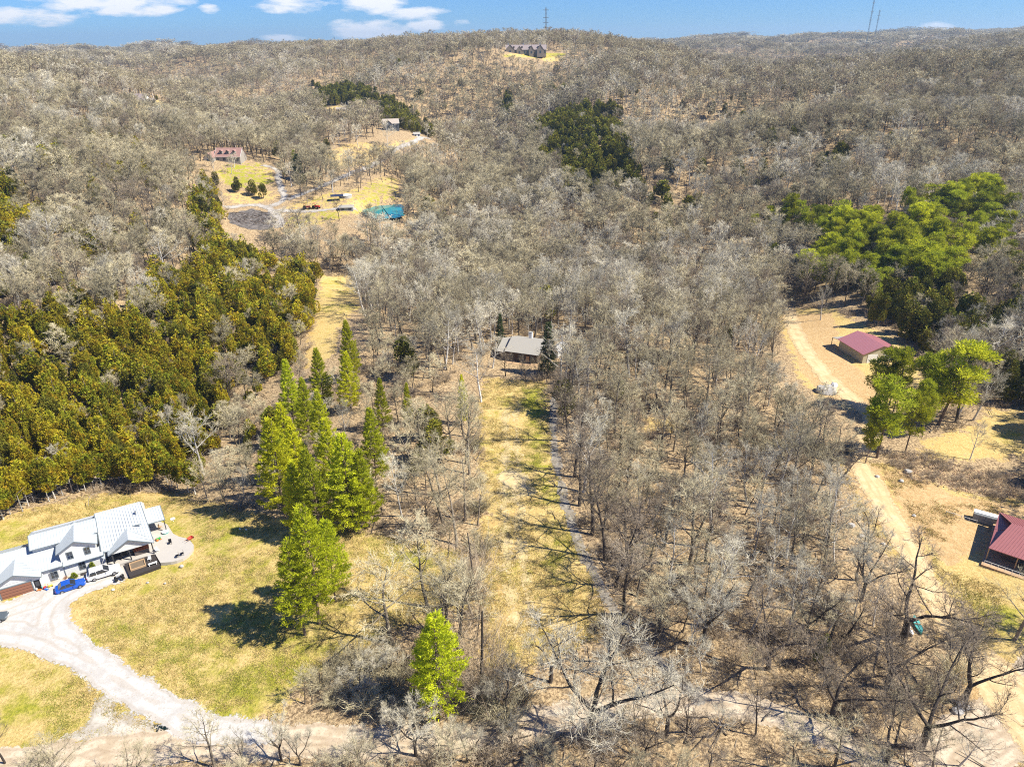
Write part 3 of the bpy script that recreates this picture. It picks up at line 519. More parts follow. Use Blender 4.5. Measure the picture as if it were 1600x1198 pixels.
ride_toy(HW(5.3,-.75,0), R(10), 'white and orange ride-on toy by the garage door', C_orange, C_pale); ride_toy(HW(6.0,-.5,0), R(60), 'red toy car with a turquoise top beside the black entry door', C_red, C_cyan); ride_toy(HW(6.3,-1.1,0), R(-20), 'blue toy cart in front of the red one', solid('blue plastic', (.03,.15,.6), .5), C_red); ride_toy(HW(6.9,-.6,.08), R(40), 'yellow toy cart at the end of the grey planting bed', solid('yellow plastic', (.65,.45,.05), .5), C_orange)
t = empty('quad_bike', HW(16.9,-4.0,0), R(35), 'small black quad bike parked on the gravel in front of the mulch square', 'quad bike'); MB().box(-.55,.55,-.2,.2,.35,.6).build('body', C_black, t, bevel=.05); MB().box(-.45,.1,-.15,.15,.601,.72).build('saddle', C_steel, t, bevel=.03); MB().tube([(.4,-.35,.85),(.4,.35,.85)], .025, 5).tube([(.4,0,.6),(.4,0,.85)], .03, 5).build('handlebar', C_steel, t)
for x in (-.5,.5):
    for s in (-1,1): MB().tube([(x,.25*s,.27),(x,.45*s,.27)], .27, 12).build('wheel', C_tyre, t)
def shrub_pot(x, y, h, lab, pot):
    t = empty('potted_conifer' if pot else 'conifer_shrub', HW(x, y, .08), 0, lab, 'shrub'); rg = np.random.default_rng(int(x*10)); n_ = 500; tt = rg.uniform(0,1,n_); a = rg.uniform(0,6.28,n_); rr = .55*(1-tt)**.8+.03
    b_ = np.stack([np.cos(a)*rr*.8, np.sin(a)*rr*.8, .25+tt*h], 1); d_ = np.stack([np.cos(a)*.8, np.sin(a)*.8, np.full(n_,.8)], 1)+rg.normal(size=(n_,3))*.3; d_ /= np.linalg.norm(d_, axis=1)[:,None]
    s_ = np.cross(d_, rg.normal(size=(n_,3))); s_ /= np.linalg.norm(s_, axis=1)[:,None]; V = np.stack([b_-s_*.07, b_+s_*.07, b_+d_*.28], 1).reshape(-1,3); link('foliage', mesh_np('foliage', V, np.arange(n_*3).reshape(n_,3), C_shrubl), t); MB().tube([(0,0,0),(0,0,.5)], .05, 5).build('stem', C_wood, t)
    if pot: MB().tube([(0,0,0),(0,0,.3)], [.6,.85], 14).build('pot', C_conc, t)
C_shrubl = solid('shrub green', (.22,.26,.02), .8, .35, 4)
shrub_pot(10.4, -.35, .9, 'yellow-green cone shrub in a round concrete planter beside the blue car', True); shrub_pot(13.2, .35, 1.5, 'pointed yellow-green shrub against the white wall behind the white car', False)
for i, (x, y, r, c, l) in enumerate([(9.1,.35,.5,C_terr,'reddish dead shrub at the wall corner above the planting bed'),(14.6,.2,.45,C_wood,'tan ornamental clump at the porch end of the right bed')]):
    t = empty('dead_shrub', HW(x, y, .05), 0, l, 'shrub'); m = MB(); rg = random.Random(i)
    for k in range(60):
        a = rg.uniform(0,6.28); e = rg.uniform(.3,1.4); m.tube([(0,0,.05),(math.cos(a)*math.cos(e)*r, math.sin(a)*math.cos(e)*r, math.sin(e)*r*1.4)], [.02,.006], 3, False)
    m.build('stems', c, t)
for px, py, l, r in [(177,922,'white rubbish bag on the lawn below the quad bike',.28),(231,911,'small pale object on the lawn below the mulch square',.25),(375,827,'left of two white balls on the lawn edge by the dark trees',.22),(385,828,'right of two white balls on the lawn edge by the dark trees',.22),(284,886,'tan rock on the grass beside the patio',.4),(258,912,'pale flat stone on the lawn beyond the mulch corner',.22)]:
    p = at(px, py); MB().blob((0,0,r*.6), (r, r*.8, r*.7), int(px), 10, 6, .15).build('lawn_stone', C_pale if 'white' in l else C_rock, loc=p, smooth=True); o_ = bpy.context.scene.objects[-1] if False else None
    for ob in COL.objects:
        if ob.name.startswith('lawn_stone') and 'label' not in ob: tag(ob, l, 'ball' if 'ball' in l else ('bag' if 'bag' in l else 'stone'))

# ---- cars --------------------------------------------------------------------
def loft(sts, name, mat, parent, smooth=True, bevel=0):
    """sts: (x, [(y,z)...half section from bottom to top])"""
    m = MB(); k = len(sts[0][1])*2; V = []
    for x, s in sts: V += [(x, y, z) for y, z in s]+[(x, -y, z) for y, z in reversed(s)]
    F = [(i*k+j, i*k+(j+1)%k, (i+1)*k+(j+1)%k, (i+1)*k+j) for i in range(len(sts)-1) for j in range(k)]; F += [tuple(range(k-1,-1,-1)), tuple(range((len(sts)-1)*k, len(sts)*k))]
    m.add(V, F); return m.build(name, mat, parent, smooth=False, bevel=bevel)
def car(loc, rz, L, Wd, Ht, body, lab, suv=False, name='parked_car'):
    t = empty(name, loc, rz, lab, 'car'); h = L/2; w = Wd/2; zb = .26; zs = Ht*.58; zh = Ht*.56
    def sec(hw, z0, z1): return [(hw*.86, z0), (hw, z0+.12), (hw, z0+(z1-z0)*.62), (hw*.93, z1)]
    hood = zh if not suv else zh*1.06
    loft([(-h, sec(w*.82, zb+.12, zs*.9)), (-h+.18, sec(w*.96, zb, zs*.99)), (-h*.45, sec(w, zb-.04, zs)), (h*.25, sec(w, zb-.04, zs*.99)), (h*.42, sec(w*.99, zb-.04, hood*.97)), (h-.25, sec(w*.93, zb, hood*.86)), (h, sec(w*.74, zb+.1, hood*.68))], 'body', body, t, bevel=.03)
    r0, r1 = (-h*.86, -h*.74) if suv else (-h*.78, -h*.5); f1, f0 = (h*.02, h*.36)
    def cs(hw, z): return [(hw, zs*.97), (hw*.96, zs*.97+(z-zs*.97)*.5), (hw*.84, z), (hw*.5, z)]
    loft([(r0, cs(w*.86, zs*.99)), (r1, cs(w*.9, Ht*.955)), (f1, cs(w*.9, Ht*.965)), (f0, cs(w*.86, zs*.99))], 'windows', C_glass, t)
    loft([(r1-.06, [(w*.70, Ht*.935), (w*.76, Ht*.955), (w*.70, Ht*.985), (w*.3, Ht*.99)]), (f1+.06, [(w*.70, Ht*.945), (w*.76, Ht*.955), (w*.70, Ht), (w*.3, Ht*1.005)])], 'roof_panel', body, t)
    for s in (-1, 1):
        for a, b in (((r0, zs), (r1, Ht*.96)), (((r1+f1)/2-.05, zs), ((r1+f1)/2-.1, Ht*.95)), ((f0, zs), (f1, Ht*.96))):
            MB().tube([(a[0], s*w*.89, a[1]), (b[0], s*w*.78, b[1])], .045, 4).build('pillar', body, t)
        MB().box(h-.28, h-.06, s*w*.45 if s > 0 else -w*.78, w*.78 if s > 0 else -w*.45, hood*.62, hood*.76).build('headlight', C_lamp, t); MB().box(-h+.0, -h+.16, s*w*.55 if s > 0 else -w*.86, w*.86 if s > 0 else -w*.55, zs*.72, zs*.86).build('tail_light', C_tail, t); MB().box(f1+.35, f1+.5, s*(w+.02) if s > 0 else -w-.16, (w+.16) if s > 0 else -w-.02, zs*.98, zs*1.12).build('mirror', body, t)
        for x in (-h*.58, h*.6):
            wh = MB().tube([(x, s*(w-.2), .33), (x, s*(w+.015), .33)], .33, 18).build('wheel', C_tyre, t); MB().tube([(x, s*(w+.0), .33), (x, s*(w+.03), .33)], .2, 14).build('rim', C_rim, wh)
    if suv:
        for s in (-1,1): MB().box(r1, f1, s*w*.62-.02, s*w*.62+.02, Ht*1.0, Ht*1.035).build('roof_rail', C_steel, t)
    MB().box(h-.02, h+.03, -.26, .26, .38, .5).build('number_plate', C_pale, t); return t
P_blue = solid('blue car paint', (.01,.08,.42), .28, .05, spec=.6); P_white = solid('white car paint', (.72,.72,.72), .3, .03, spec=.6); P_grey = solid('dark grey car paint', (.09,.11,.12), .28, .05, spec=.6)
car(HW(9.85,-2.5), R(29+3), 4.35, 1.8, 1.5, P_blue, 'blue hatchback parked on the gravel beside the planting bed'); car(HW(14.7,-1.55), R(29+2), 5.0, 1.95, 1.75, P_white, 'white sport utility car parked nearest the mulch square', True)
car(at(-13,970), R(20), 4.6, 1.85, 1.45, P_grey, 'dark grey car cut by the left edge of the picture on the gravel yard')

# ---- maroon roofed barn --------------------------------------------------------
BZ = h1(99, 184)-.1
barn = empty('barn', (93.6,188.3,BZ), R(11), 'tan metal barn with a maroon roof beyond the round crowned pines', 'barn')
w = MB(); w.box(.25, 11.3, -11.0, -.2, -1.5, 3.0); w.prism([(.25,-11.0,3.0),(11.3,-11.0,3.0),(5.8,-11.0,4.85)], (0,0,0), (0,10.8,0)); w.build('wall', C_tan, barn)
m = MB()
for i in range(28): m.box(.2, .25, -10.9+i*.385, -10.86+i*.385, -1.5, 2.95)
m.build('siding_rib', C_tan, barn, kind='stuff')
roof(barn, [(-.2,.2,2.95),(-.2,-11.4,2.95),(5.8,-11.4,5.0),(5.8,.2,5.0)], C_roofr, rib=.6, trim=C_roofr2, label='near slope of the maroon roof'); roof(barn, [(11.8,-11.4,2.95),(11.8,.2,2.95),(5.82,.2,4.98),(5.82,-11.4,4.98)], C_roofr, rib=.6, label='far slope of the maroon roof')
roof(barn, [(.1,3.2,2.3),(4.0,3.2,2.3),(4.0,.3,2.8),(.1,.3,2.8)], C_shin, name='lean_to_roof'); box('post', C_wood, barn, .15, .3, 3.0, 3.15, -1.5, 2.25); box('post', C_wood, barn, 3.8, 3.95, 3.0, 3.15, -1.5, 2.25)
box('overhead_door', C_pale, barn, 1.6, 4.6, -11.08, -11.0, -.1, 2.5); box('overhead_door', C_pale, barn, 6.6, 9.6, -11.08, -11.0, -.1, 2.5); window(barn, 10.0, 10.8, -11.0, 1.0, 1.9)

# ---- red roofed house at the right edge ----------------------------------------
RZ = h1(88,98)-.05
red = empty('red_roof_house', (80.6,96.2,RZ), R(-38.7), 'house with a red metal hipped roof at the right edge of the picture', 'house')
w = MB(); w.box(2.2, 17, 1.9, 11.2, -1, 2.7); w.prism([(2.3,1.6,3.25),(2.3,11.2,3.25),(2.3,6.4,4.9)], (0,0,0), (14.5,0,0)); w.build('wall', C_log, red)
ro = roof(red, [(0,0,2.8),(17,0,2.8),(17,6.4,5.05),(2.1,6.4,5.05)], C_roofr2, rib=.45, trim=C_roofr2, label='front slope of the red roof'); roof(red, [(17,12.8,2.8),(0,12.8,2.8),(2.1,6.42,5.03),(17,6.42,5.03)], C_roofr2, rib=.45, label='back slope of the red roof')
MB().slab([(0,0,2.82),(2.5,1.9,3.45),(2.5,6.2,3.55),(.0,6.3,2.84)], .1).build('end_skirt', C_roofr2, red); MB().slab([(0,6.4,2.84),(2.5,6.5,3.55),(2.5,10.9,3.45),(0,12.8,2.82)], .1).build('end_skirt', C_roofr2, red)
MB().add([(2.05,1.2,3.2),(2.05,11.6,3.2),(2.05,6.4,5.0)], [(0,1,2)]).build('gable_end', C_black, red)  # gable wall facing away from the sun, its shade painted in as black
w = MB(); w.box(-.3, 17, -1.9, 1.9, -1, .35).box(-.3, 2.2, 1.9, 12.6, -1, .35).build('deck', C_wood, red)
for x, y in [(.1,.1),(4.2,.1),(8.4,.1),(12.6,.1),(.1,4.3),(.1,8.5),(.1,12.6)]: box('post', C_wood, red, x-.08, x+.08, y-.08, y+.08, .35, 2.75)
m = MB()
for i in range(16): m.tube([(i, -1.8, .35), (i, -1.8, 1.25)], .03, 4)
m.tube([(0,-1.8,1.25),(15,-1.8,1.25)], .04, 4).tube([(0,-1.8,.8),(15,-1.8,.8)], .02, 4).build('railing', C_pale, red)
window(red, 4.0, 5.2, 1.9, .9, 2.1); window(red, 7.0, 8.2, 1.9, .9, 2.1); box('door', C_pale, red, 5.8, 6.6, 1.82, 1.9, .35, 2.3)
t = empty('storage_container', (85.9,108.6,h1(86,108)), R(-33), 'grey panelled container with a white top behind the red roofed house', 'container'); 
for i in range(4):
    for j in range(2): box('panel', C_stone, t, i*.92+.02, i*.92+.9, -.86, -.8, j*.75+.05, j*.75+.77)
box('body', solid('container body', (.2,.21,.21), .7), t, 0, 3.7, -.8, .8, 0, 1.6); box('lid', C_pale, t, -.05, 3.75, -.3, .85, 1.601, 1.7)
t = empty('wire_fence', (0,0,0), 0, 'low pale rail fence lying across the straw slope by the red roofed house', 'fence'); a = at(1478,802); b_ = at(1526,817); m = MB(); m.tube([a+[0,0,.5], b_+[0,0,.5]], .04, 4).build('rail', C_pale, t)
for k in range(5):
    p = a+(b_-a)*k/4; MB().tube([p, p+[0,0,.6]], .05, 5).build('post', C_pale, t)

# ---- grey roofed house in the middle --------------------------------------------
GZ = h1(4,183)-.1
gh = empty('cabin', (-2.0,181.4,GZ), R(-20), 'grey shingled house among trees at the head of the grass strip', 'house')
w = MB(); w.box(.4, 9.4, .6, 11.4, -1, 2.9); w.prism([(.4,.6,2.9),(.4,11.4,2.9),(.4,6,4.9)], (0,0,0), (9,0,0)); w.box(-2.2, .4, 1.2, 10.6, -1, 2.4); w.build('wall', C_log, gh)
roof(gh, [(0,0,2.95),(10,0,2.95),(10,6,5.15),(0,6,5.15)], C_shin, .15, trim=C_post, label='grey front slope'); roof(gh, [(10,12,2.95),(0,12,2.95),(0,6.02,5.13),(10,6.02,5.13)], C_shin, .15)
roof(gh, [(-2.7,.6,2.4),(-.35,.4,2.45),(-.35,6,4.3),(-2.7,6,4.3)], C_shin, .12, label='lower grey roof of the left wing'); roof(gh, [(-.35,11.4,2.5),(-2.7,11.4,2.5),(-2.7,6.02,4.28),(-.35,6.02,4.28)], C_shin, .12)
c_ = MB().box(4.6,5.5,7.4,8.2,3.5,6.2).build('chimney', C_pale, gh); MB().box(4.55,5.55,7.35,8.25,6.201,6.35).build('cap', C_stone, c_)
window(gh, 1.2, 2.3, .6, .9, 2.1); window(gh, 4.0, 5.4, .6, .9, 2.1); window(gh, 7.4, 8.4, .6, .9, 2.1); box('door', C_wood, gh, 6.1, 7.0, .52, .6, 0, 2.1); box('porch_deck', C_wood, gh, -.5, 9.8, -1.6, .6, -1, .2)
p = at(872,553); t = empty('shed', p, R(-25), 'narrow white shed just right of the grey roofed house', 'shed'); box('wall', C_pale, t, -1.1, 1.1, -3, 3, -.5, 2.1); roof(t, [(-1.4,-3.3,2.05),(-1.4,3.3,2.05),(0,3.3,2.8),(0,-3.3,2.8)], C_pale); roof(t, [(1.4,3.3,2.05),(1.4,-3.3,2.05),(.02,-3.3,2.78),(.02,3.3,2.78)], C_pale); box('door', C_stone, t, -.5, .5, -3.07, -3.0, 0, 1.9)
p = at(866,628); t = empty('round_bale_feeder', p, 0, 'dark round topped post beside the grey path at the top of the strip', 'post'); MB().tube([(0,0,0),(0,0,1.6)], .08, 6).build('pole', C_pale, t); MB().blob((0,0,2.1),(.75,.75,.7), 3, 12, 7, .06).build('head', C_black, t, smooth=True)

# ---- far houses -------------------------------------------------------------------
def simple_house(name, px, py, rz, L, D, eave, ridge, wall, roofm, lab, dormers=0, wings=(), pz=0):
    p = at(px, py); t = empty(name, (p[0], p[1], p[2]-.2), rz, lab, 'house'); w = MB(); h = L/2
    w.box(-h+.3, h-.3, .3, D-.3, -2, eave); w.prism([(-h+.3,.3,eave),(-h+.3,D-.3,eave),(-h+.3,D/2,ridge-.15)], (0,0,0), (L-.6,0,0)); w.build('wall', wall, t)
    roof(t, [(-h,0,eave),(h,0,eave),(h,D/2,ridge),(-h,D/2,ridge)], roofm, .2, trim=C_pale); roof(t, [(h,D,eave),(-h,D,eave),(-h,D/2+.02,ridge-.02),(h,D/2+.02,ridge-.02)], roofm, .2)
    n_ = max(2, int(L/3.2))
    for i in range(n_): x = -h+L*(i+.5)/n_; window(t, x-.6, x+.6, .3, eave*.35, eave*.8)
    for i in range(dormers):
        x = -h+L*(i+1)/(dormers+1); z = eave+(ridge-eave)*.35; d_ = MB().box(x-.9, x+.9, D*.14, D*.42, z, z+1.4).build('dormer', wall, t); roof(d_, [(x-1.1,D*.1,z+1.35),(x-1.1,D*.45,z+1.35),(x,D*.45,z+2),(x,D*.1,z+2)], roofm, .1); roof(d_, [(x+1.1,D*.45,z+1.35),(x+1.1,D*.1,z+1.35),(x+.01,D*.1,z+2),(x+.01,D*.45,z+2)], roofm, .1); window(d_, x-.4, x+.4, D*.14, z+.3, z+1.1)
    for (x0, x1, y0, y1, e, r_) in wings:
        MB().box(x0+.2, x1-.2, y0+.2, y1, -2, e).prism([(x0+.2,y0+.25,e),(x1-.2,y0+.25,e),((x0+x1)/2,y0+.25,r_-.15)], (0,0,0), (0,y1-y0,0)).build('wall', wall, t); xm = (x0+x1)/2
        roof(t, [(x0,y0,e),(x0,y1+2,e),(xm,y1+2,r_),(xm,y0,r_)], roofm, .15); roof(t, [(x1,y1+2,e),(x1,y0,e),(xm+.02,y0,r_),(xm+.02,y1+2,r_)], roofm, .15); window(t, xm-.8, xm+.8, y0+.2, e*.35, e*.8)
    return t
simple_house('valley_house', 356, 254, R(-3), 15, 10, 3.2, 7.5, solid('far cream wall', (.35,.32,.28), .8), C_shinr, 'long red-brown roofed house with three dormers above the far green lawn', 3, [(-12.5,-6.5,-3,6,3,5.8)])
simple_house('far_house', 213, 163, R(-2), 15, 11, 3.5, 8, solid('far wall', (.6,.58,.52), .8), C_shinm, 'mauve roofed house alone in the wooded hollow on the upper left', 0, [(6,13,3,8,2.6,4.4)])
simple_house('hillside_house', 612, 204, R(14), 12, 9, 5, 8, solid('dark grey wall', (.10,.11,.12), .8), C_shint, 'tan roofed house with a dark gable above the valley road', 0, [(-5,1,-2,5,4.8,7.4)])
simple_house('wood_house', 818, 178, R(20), 12, 9, 4, 7.5, solid('dark timber wall', (.06,.055,.05), .8), C_shin, 'dark house in a hollow below the ridge mansion', 0, [(-6,-1,-2,5,3.6,6)])
simple_house('orange_hut', 533, 175, 0, 9, 5, 2.4, 4, solid('tan hut wall', (.42,.30,.18), .8), C_shint, 'small tan building under the dark cedars on the far slope')
mh = simple_house('ridge_mansion', 822, 86, R(0), 46, 13, 5.5, 10.5, solid('mansion stone', (.27,.23,.18), .8), C_shinm, 'long many-gabled mansion on top of the ridge', 4, [(-23,-13,-5,6,6,11),(-11,-4,-4,6,5,9.5),(3,9,-4,6,5,9.8),(12,20,-5,6,5.5,10.6)])
for x in (-20,-3,16): MB().box(x-.8, x+.8, 8, 9.6, 7, 12.5).build('chimney', C_stone, mh)
# round tank, canopy, tractors, sheds by the pond
p = at(541,308); t = empty('round_tank', p, 0, 'pale round topped tank beside the pond', 'tank'); MB().tube([(0,0,-1),(0,0,1.1)], 2.9, 24).build('wall', C_rock, t); MB().tube([(0,0,1.101),(0,0,1.7)], [3.05,.6], 24).build('lid', solid('pale lid', (.56,.56,.52), .8, .1, .6), t)
p = at(527,313); t = empty('shade_canopy', p, R(15), 'dark blue canopy on posts left of the round tank', 'canopy'); MB().slab([(-3.2,-1.6,2.2),(3.2,-1.6,2.2),(3.2,0,3.0),(-3.2,0,3.0)], .1).slab([(3.2,1.6,2.2),(-3.2,1.6,2.2),(-3.2,.02,3.0),(3.2,.02,3.0)], .1).build('cover', solid('navy canvas', (.02,.03,.07), .7), t)
for x in (-3,3):
    for y in (-1.4,1.4): MB().tube([(x,y,-.5),(x,y,2.2)], .07, 5).build('post', C_post, t)
def tractor(px, py, rz, mat, lab):
    p = at(px, py); t = empty('tractor', p, rz, lab, 'tractor', 'tractors by the valley lane'); MB().box(-.2,2.0,-.5,.5,.8,1.6).build('hood', mat, t, bevel=.08); MB().box(-1.5,-.2,-.7,.7,.9,1.3).build('platform', mat, t); c_ = MB().box(-1.4,-.3,-.65,.65,2.5,2.6).build('canopy', mat, t); MB().tube([(1.4,.3,1.6),(1.4,.3,2.3)], .05, 6).build('exhaust', C_black, t)
    for x in (-1.35,-.35):
        for s in (-1,1): MB().tube([(x,.6*s,1.3),(x,.6*s,2.5)], .04, 4).build('post', C_black, t)
    for x, r in ((-.9,.85),(1.5,.5)):
        for s in (-1,1): MB().tube([(x,.7*s,r),(x,1.05*s,r)], r, 14).build('wheel', C_tyre, t)
tractor(479, 327, R(10), solid('maroon paint', (.18,.03,.03), .5), 'maroon tractor parked on the verge of the valley lane'); tractor(494, 326, R(-20), C_red, 'bright red tractor right of the maroon one by the valley lane')
simple_house('pond_shed', 541, 330, R(5), 7, 4, 2.0, 2.9, C_stone, C_shin, 'low grey shed at the near side of the round tank'); simple_house('lane_shed', 652, 214, R(20), 5, 4, 2.2, 3.4, C_pale, C_shin, 'tiny pale shed where the valley road enters the wood')
# burned brush, gravel heap, tarp
rg = random.Random(5); MBb = MB(); 
for k in range(150):
    a = world_poly([(375+rg.uniform(-15,48), 341+rg.uniform(-8,10))])[0]; e = rg.uniform(0,6.28); L_ = rg.uniform(1,4); z = h1(a[0], a[1]); MBb.tube([(a[0],a[1],z+.1),(a[0]+math.cos(e)*L_, a[1]+math.sin(e)*L_, z+rg.uniform(.1,1.2))], [.12,.03], 4)
tag(MBb.build('brush_pile', C_log), 'charred heap of cut branches inside the loop of the valley lane', 'brush pile', kind='stuff')
p = at(1290,612); tag(MB().blob((0,0,.2),(2.6,2.2,1.6), 4, 14, 8, .14).build('gravel_heap', C_rock, loc=p), 'grey gravel heap beside the dirt yard below the barn', 'gravel heap')
p = at(1301,607); tag(MB().blob((0,0,.6),(1.1,1.1,1.1), 9, 7, 5, .25).build('boulder', C_pale, loc=p), 'white boulder leaning on the grey gravel heap', 'boulder')
def boat(px, py, rz, L_, W_, mat, lab):
    p = at(px, py); t = empty('canoe', p, rz, lab, 'canoe', 'canoes beside the ochre track'); S = []
    for i in range(9):
        u = -1+2*i/8; hw = max(.03, W_/2*(1-u*u)**.7); S.append((u*L_/2, [(hw, .42+.12*u*u), (hw*.9, .25), (hw*.55, .08), (.01, .05)][::-1]))
    loft([(x, s) for x, s in S], 'hull', mat, t); MB().tube([(-L_/2+.1,0,.5),(L_/2-.1,0,.5)], .05, 5).build('keel_cover', mat, t); MB().box(-.1,.1,-W_/2+.05,W_/2-.05,.46,.52).build('thwart', C_wood, t); return t
boat(1433, 978, R(80), 3.6, 1.0, C_teal, 'teal covered canoe lying between trees beside the ochre track'); boat(1421, 986, R(82), 2.4, .6, C_pale, 'shorter white canoe left of the teal one')
# excavated bank behind the east clearing, boulders and rubble
for i, (px, py, s) in enumerate([(1418,738,1.0),(1408,752,.7),(1370,745,.6),(1330,822,.9),(1345,838,.7),(1352,850,.6),(1428,806,.5),(1380,850,.5),(1505,1105,1.2),(1496,1112,.9)]):
    p = at(px, py); tag(MB().blob((0,0,.2*s),(.8*s,.7*s,.5*s), i, 8, 5, .22).build('rock', C_rock, loc=p), ['grey rock at the head of the ochre track','smaller rock below the track head','flat rock on the left verge of the track head','pale rock among brush left of the ochre track','middle rock of the three left of the track','lowest rock of the three left of the track','lone pale stone on the straw slope by the track','stone in the wheel rut of the track','largest rock under the leaning black oak','smaller rock under the leaning black oak'][i], 'rock')
# ---- masts on the horizon -------------------------------------------------------------
def mast(px, ptop, Yd, wd, lab, dishes=()):
    d = ray(px, ptop); top_ = np.array([0,0,CZ])+d*(Yd/d[1]); z0 = h1(top_[0], Yd); t = empty('radio_mast', (top_[0], Yd, z0-2), 0, lab, 'radio mast'); Hh = top_[2]-z0+2; m = MB(); n_ = max(6, int(Hh/6))
    for k in range(3):
        a = k*2.094; m.tube([(math.cos(a)*wd/2, math.sin(a)*wd/2, 0), (math.cos(a)*wd/2, math.sin(a)*wd/2, Hh)], .16*wd/1.4, 4)
    for i in range(n_):
        for k in range(3):
            a = k*2.094; b = (k+1)*2.094; m.tube([(math.cos(a)*wd/2, math.sin(a)*wd/2, Hh*i/n_), (math.cos(b)*wd/2, math.sin(b)*wd/2, Hh*(i+1)/n_)], .12, 3, False)
    m.build('lattice', C_mast, t)
    for f in dishes: MB().tube([(-wd*1.6,-wd*.4,Hh*f),(wd*1.6,-wd*.4,Hh*f)], .45, 6).build('antenna', C_mast, t)
C_mast = solid('mast steel', (.14,.17,.19), .6)
mast(853, 12, 1500, 3.2, 'tallest lattice mast rising behind the ridge mansion', (.95,.8,.7,.6)); mast(877, 43, 1500, 2.6, 'short mast right of the tallest one behind the ridge'); mast(748, 46, 1500, 2.2, 'thin mast left of the ridge mansion')
mast(522, 58, 1700, 1.8, 'tiny mast on the far left horizon'); mast(1367, -4, 2300, 3.0, 'tall mast on the right horizon running out of the picture top', (.9,.75,.6)); mast(1375, 16, 2400, 3.0, 'shorter mast just right of the tall one on the right horizon', (.97,.85,.75))
# ---- rough excavated bank: exposed earth and rubble, east side
def bankm():
    P = world_poly([(1395,712),(1440,708),(1510,735),(1600,742),(1660,745),(1660,780),(1590,778),(1500,765),(1430,748),(1400,735)]); return P
BANK = bankm()
rg = np.random.default_rng(3); bb = []; P = BANK; n_ = 4200; xx = rg.uniform(P[:,0].min(), P[:,0].max(), n_); yy = rg.uniform(P[:,1].min(), P[:,1].max(), n_); ok_ = sdist(P, xx, yy) > -.6; xx, yy = xx[ok_], yy[ok_]; zz = H(xx, yy)
V = []; F = []
for a, b, c in zip(xx, yy, zz):
    s = rg.uniform(.06,.24); k = len(V); h_ = rg.normal(size=(6,3))*.25; V += [(a+s*(dx+h_[i][0]), b+s*(dy+h_[i][1]), c+s*(dz+h_[i][2])) for i, (dx, dy, dz) in enumerate([(1,0,0),(0,1,0),(-1,0,0),(0,-1,0),(0,0,.9),(0,0,-.6)])]
    F += [(k,k+1,k+4),(k+1,k+2,k+4),(k+2,k+3,k+4),(k+3,k,k+4),(k+1,k,k+5),(k+2,k+1,k+5),(k+3,k+2,k+5),(k,k+3,k+5)]
me = mesh_np('rubble', np.array(V), np.array(F), solid('reddish rubble', (.34,.22,.13), .95, .6, .8)); tag(link('rubble', me), 'reddish brown rubble along the cut bank above the red roofed house', 'rubble', kind='stuff')
def fp(e, x0, x1, y0, y1):
    c, s = math.cos(e.rotation_euler.z), math.sin(e.rotation_euler.z); return np.array([[e.location.x+x*c-y*s, e.location.y+x*s+y*c] for x, y in ((x0,y0),(x1,y0),(x1,y1),(x0,y1))])
FOOT = [fp(farm,-12,30,-6,15), fp(barn,-4,15,-15,5), fp(red,-6,20,-6,16), fp(gh,-4,11,-5,13), BANK]
for e_ in [o for o in COL.objects if o.parent is None and o.type == 'EMPTY' and o.get('category') in ('house','shed','tank','canopy','tractor') and o not in (farm, red, gh)]: k_ = 27 if 'mansion' in e_.name else 8; FOOT.append(fp(e_, -k_, k_, -9, 12))

# ================================================================== vegetation
M_bark = plant_mat('bark', [(.21,.175,.13),(.30,.255,.20),(.12,.10,.075)], scale=1.5)
M_twig = plant_mat('bare twigs', [(.60,.53,.34),(.42,.37,.235),(.34,.285,.18)])
M_barkp = plant_mat('pale bark', [(.55,.52,.47),(.60,.58,.54),(.36,.32,.28)], scale=1.2)
M_twigp = plant_mat('pale twigs', [(.66,.61,.47),(.56,.51,.39),(.45,.40,.29)])
M_barkd = plant_mat('dark bark', [(.075,.06,.05),(.11,.09,.075),(.05,.04,.035)], scale=1.5)
M_twigd = plant_mat('dark twigs', [(.34,.28,.20),(.27,.21,.15),(.18,.14,.10)])
M_twigd2 = plant_mat('brown twigs', [(.36,.29,.20),(.30,.25,.18),(.22,.17,.12)])
M_brush = plant_mat('dead brush', [(.40,.31,.21),(.46,.38,.28),(.20,.15,.10)], scale=1.0)
M_cedar = plant_mat('cedar foliage', [(.42,.38,.022),(.23,.27,.02),(.46,.29,.02)], .25, .5)
M_cedard = plant_mat('dark cedar foliage', [(.15,.17,.02),(.20,.20,.02),(.23,.17,.02)], .15, .5)
M_pine = plant_mat('white pine needles', [(.74,.72,.03),(.56,.60,.03),(.32,.37,.025)], .4, .8)
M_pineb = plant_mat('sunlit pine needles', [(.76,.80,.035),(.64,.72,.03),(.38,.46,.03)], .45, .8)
M_pine2 = plant_mat('shortleaf pine needles', [(.58,.58,.03),(.42,.46,.03),(.15,.19,.02)], .35, .8)
M_pined = plant_mat('spruce needles', [(.07,.10,.03),(.09,.12,.03),(.04,.06,.02)], .15, .8)
M_barkr = plant_mat('pine bark', [(.20,.14,.10),(.26,.20,.15),(.12,.09,.07)])

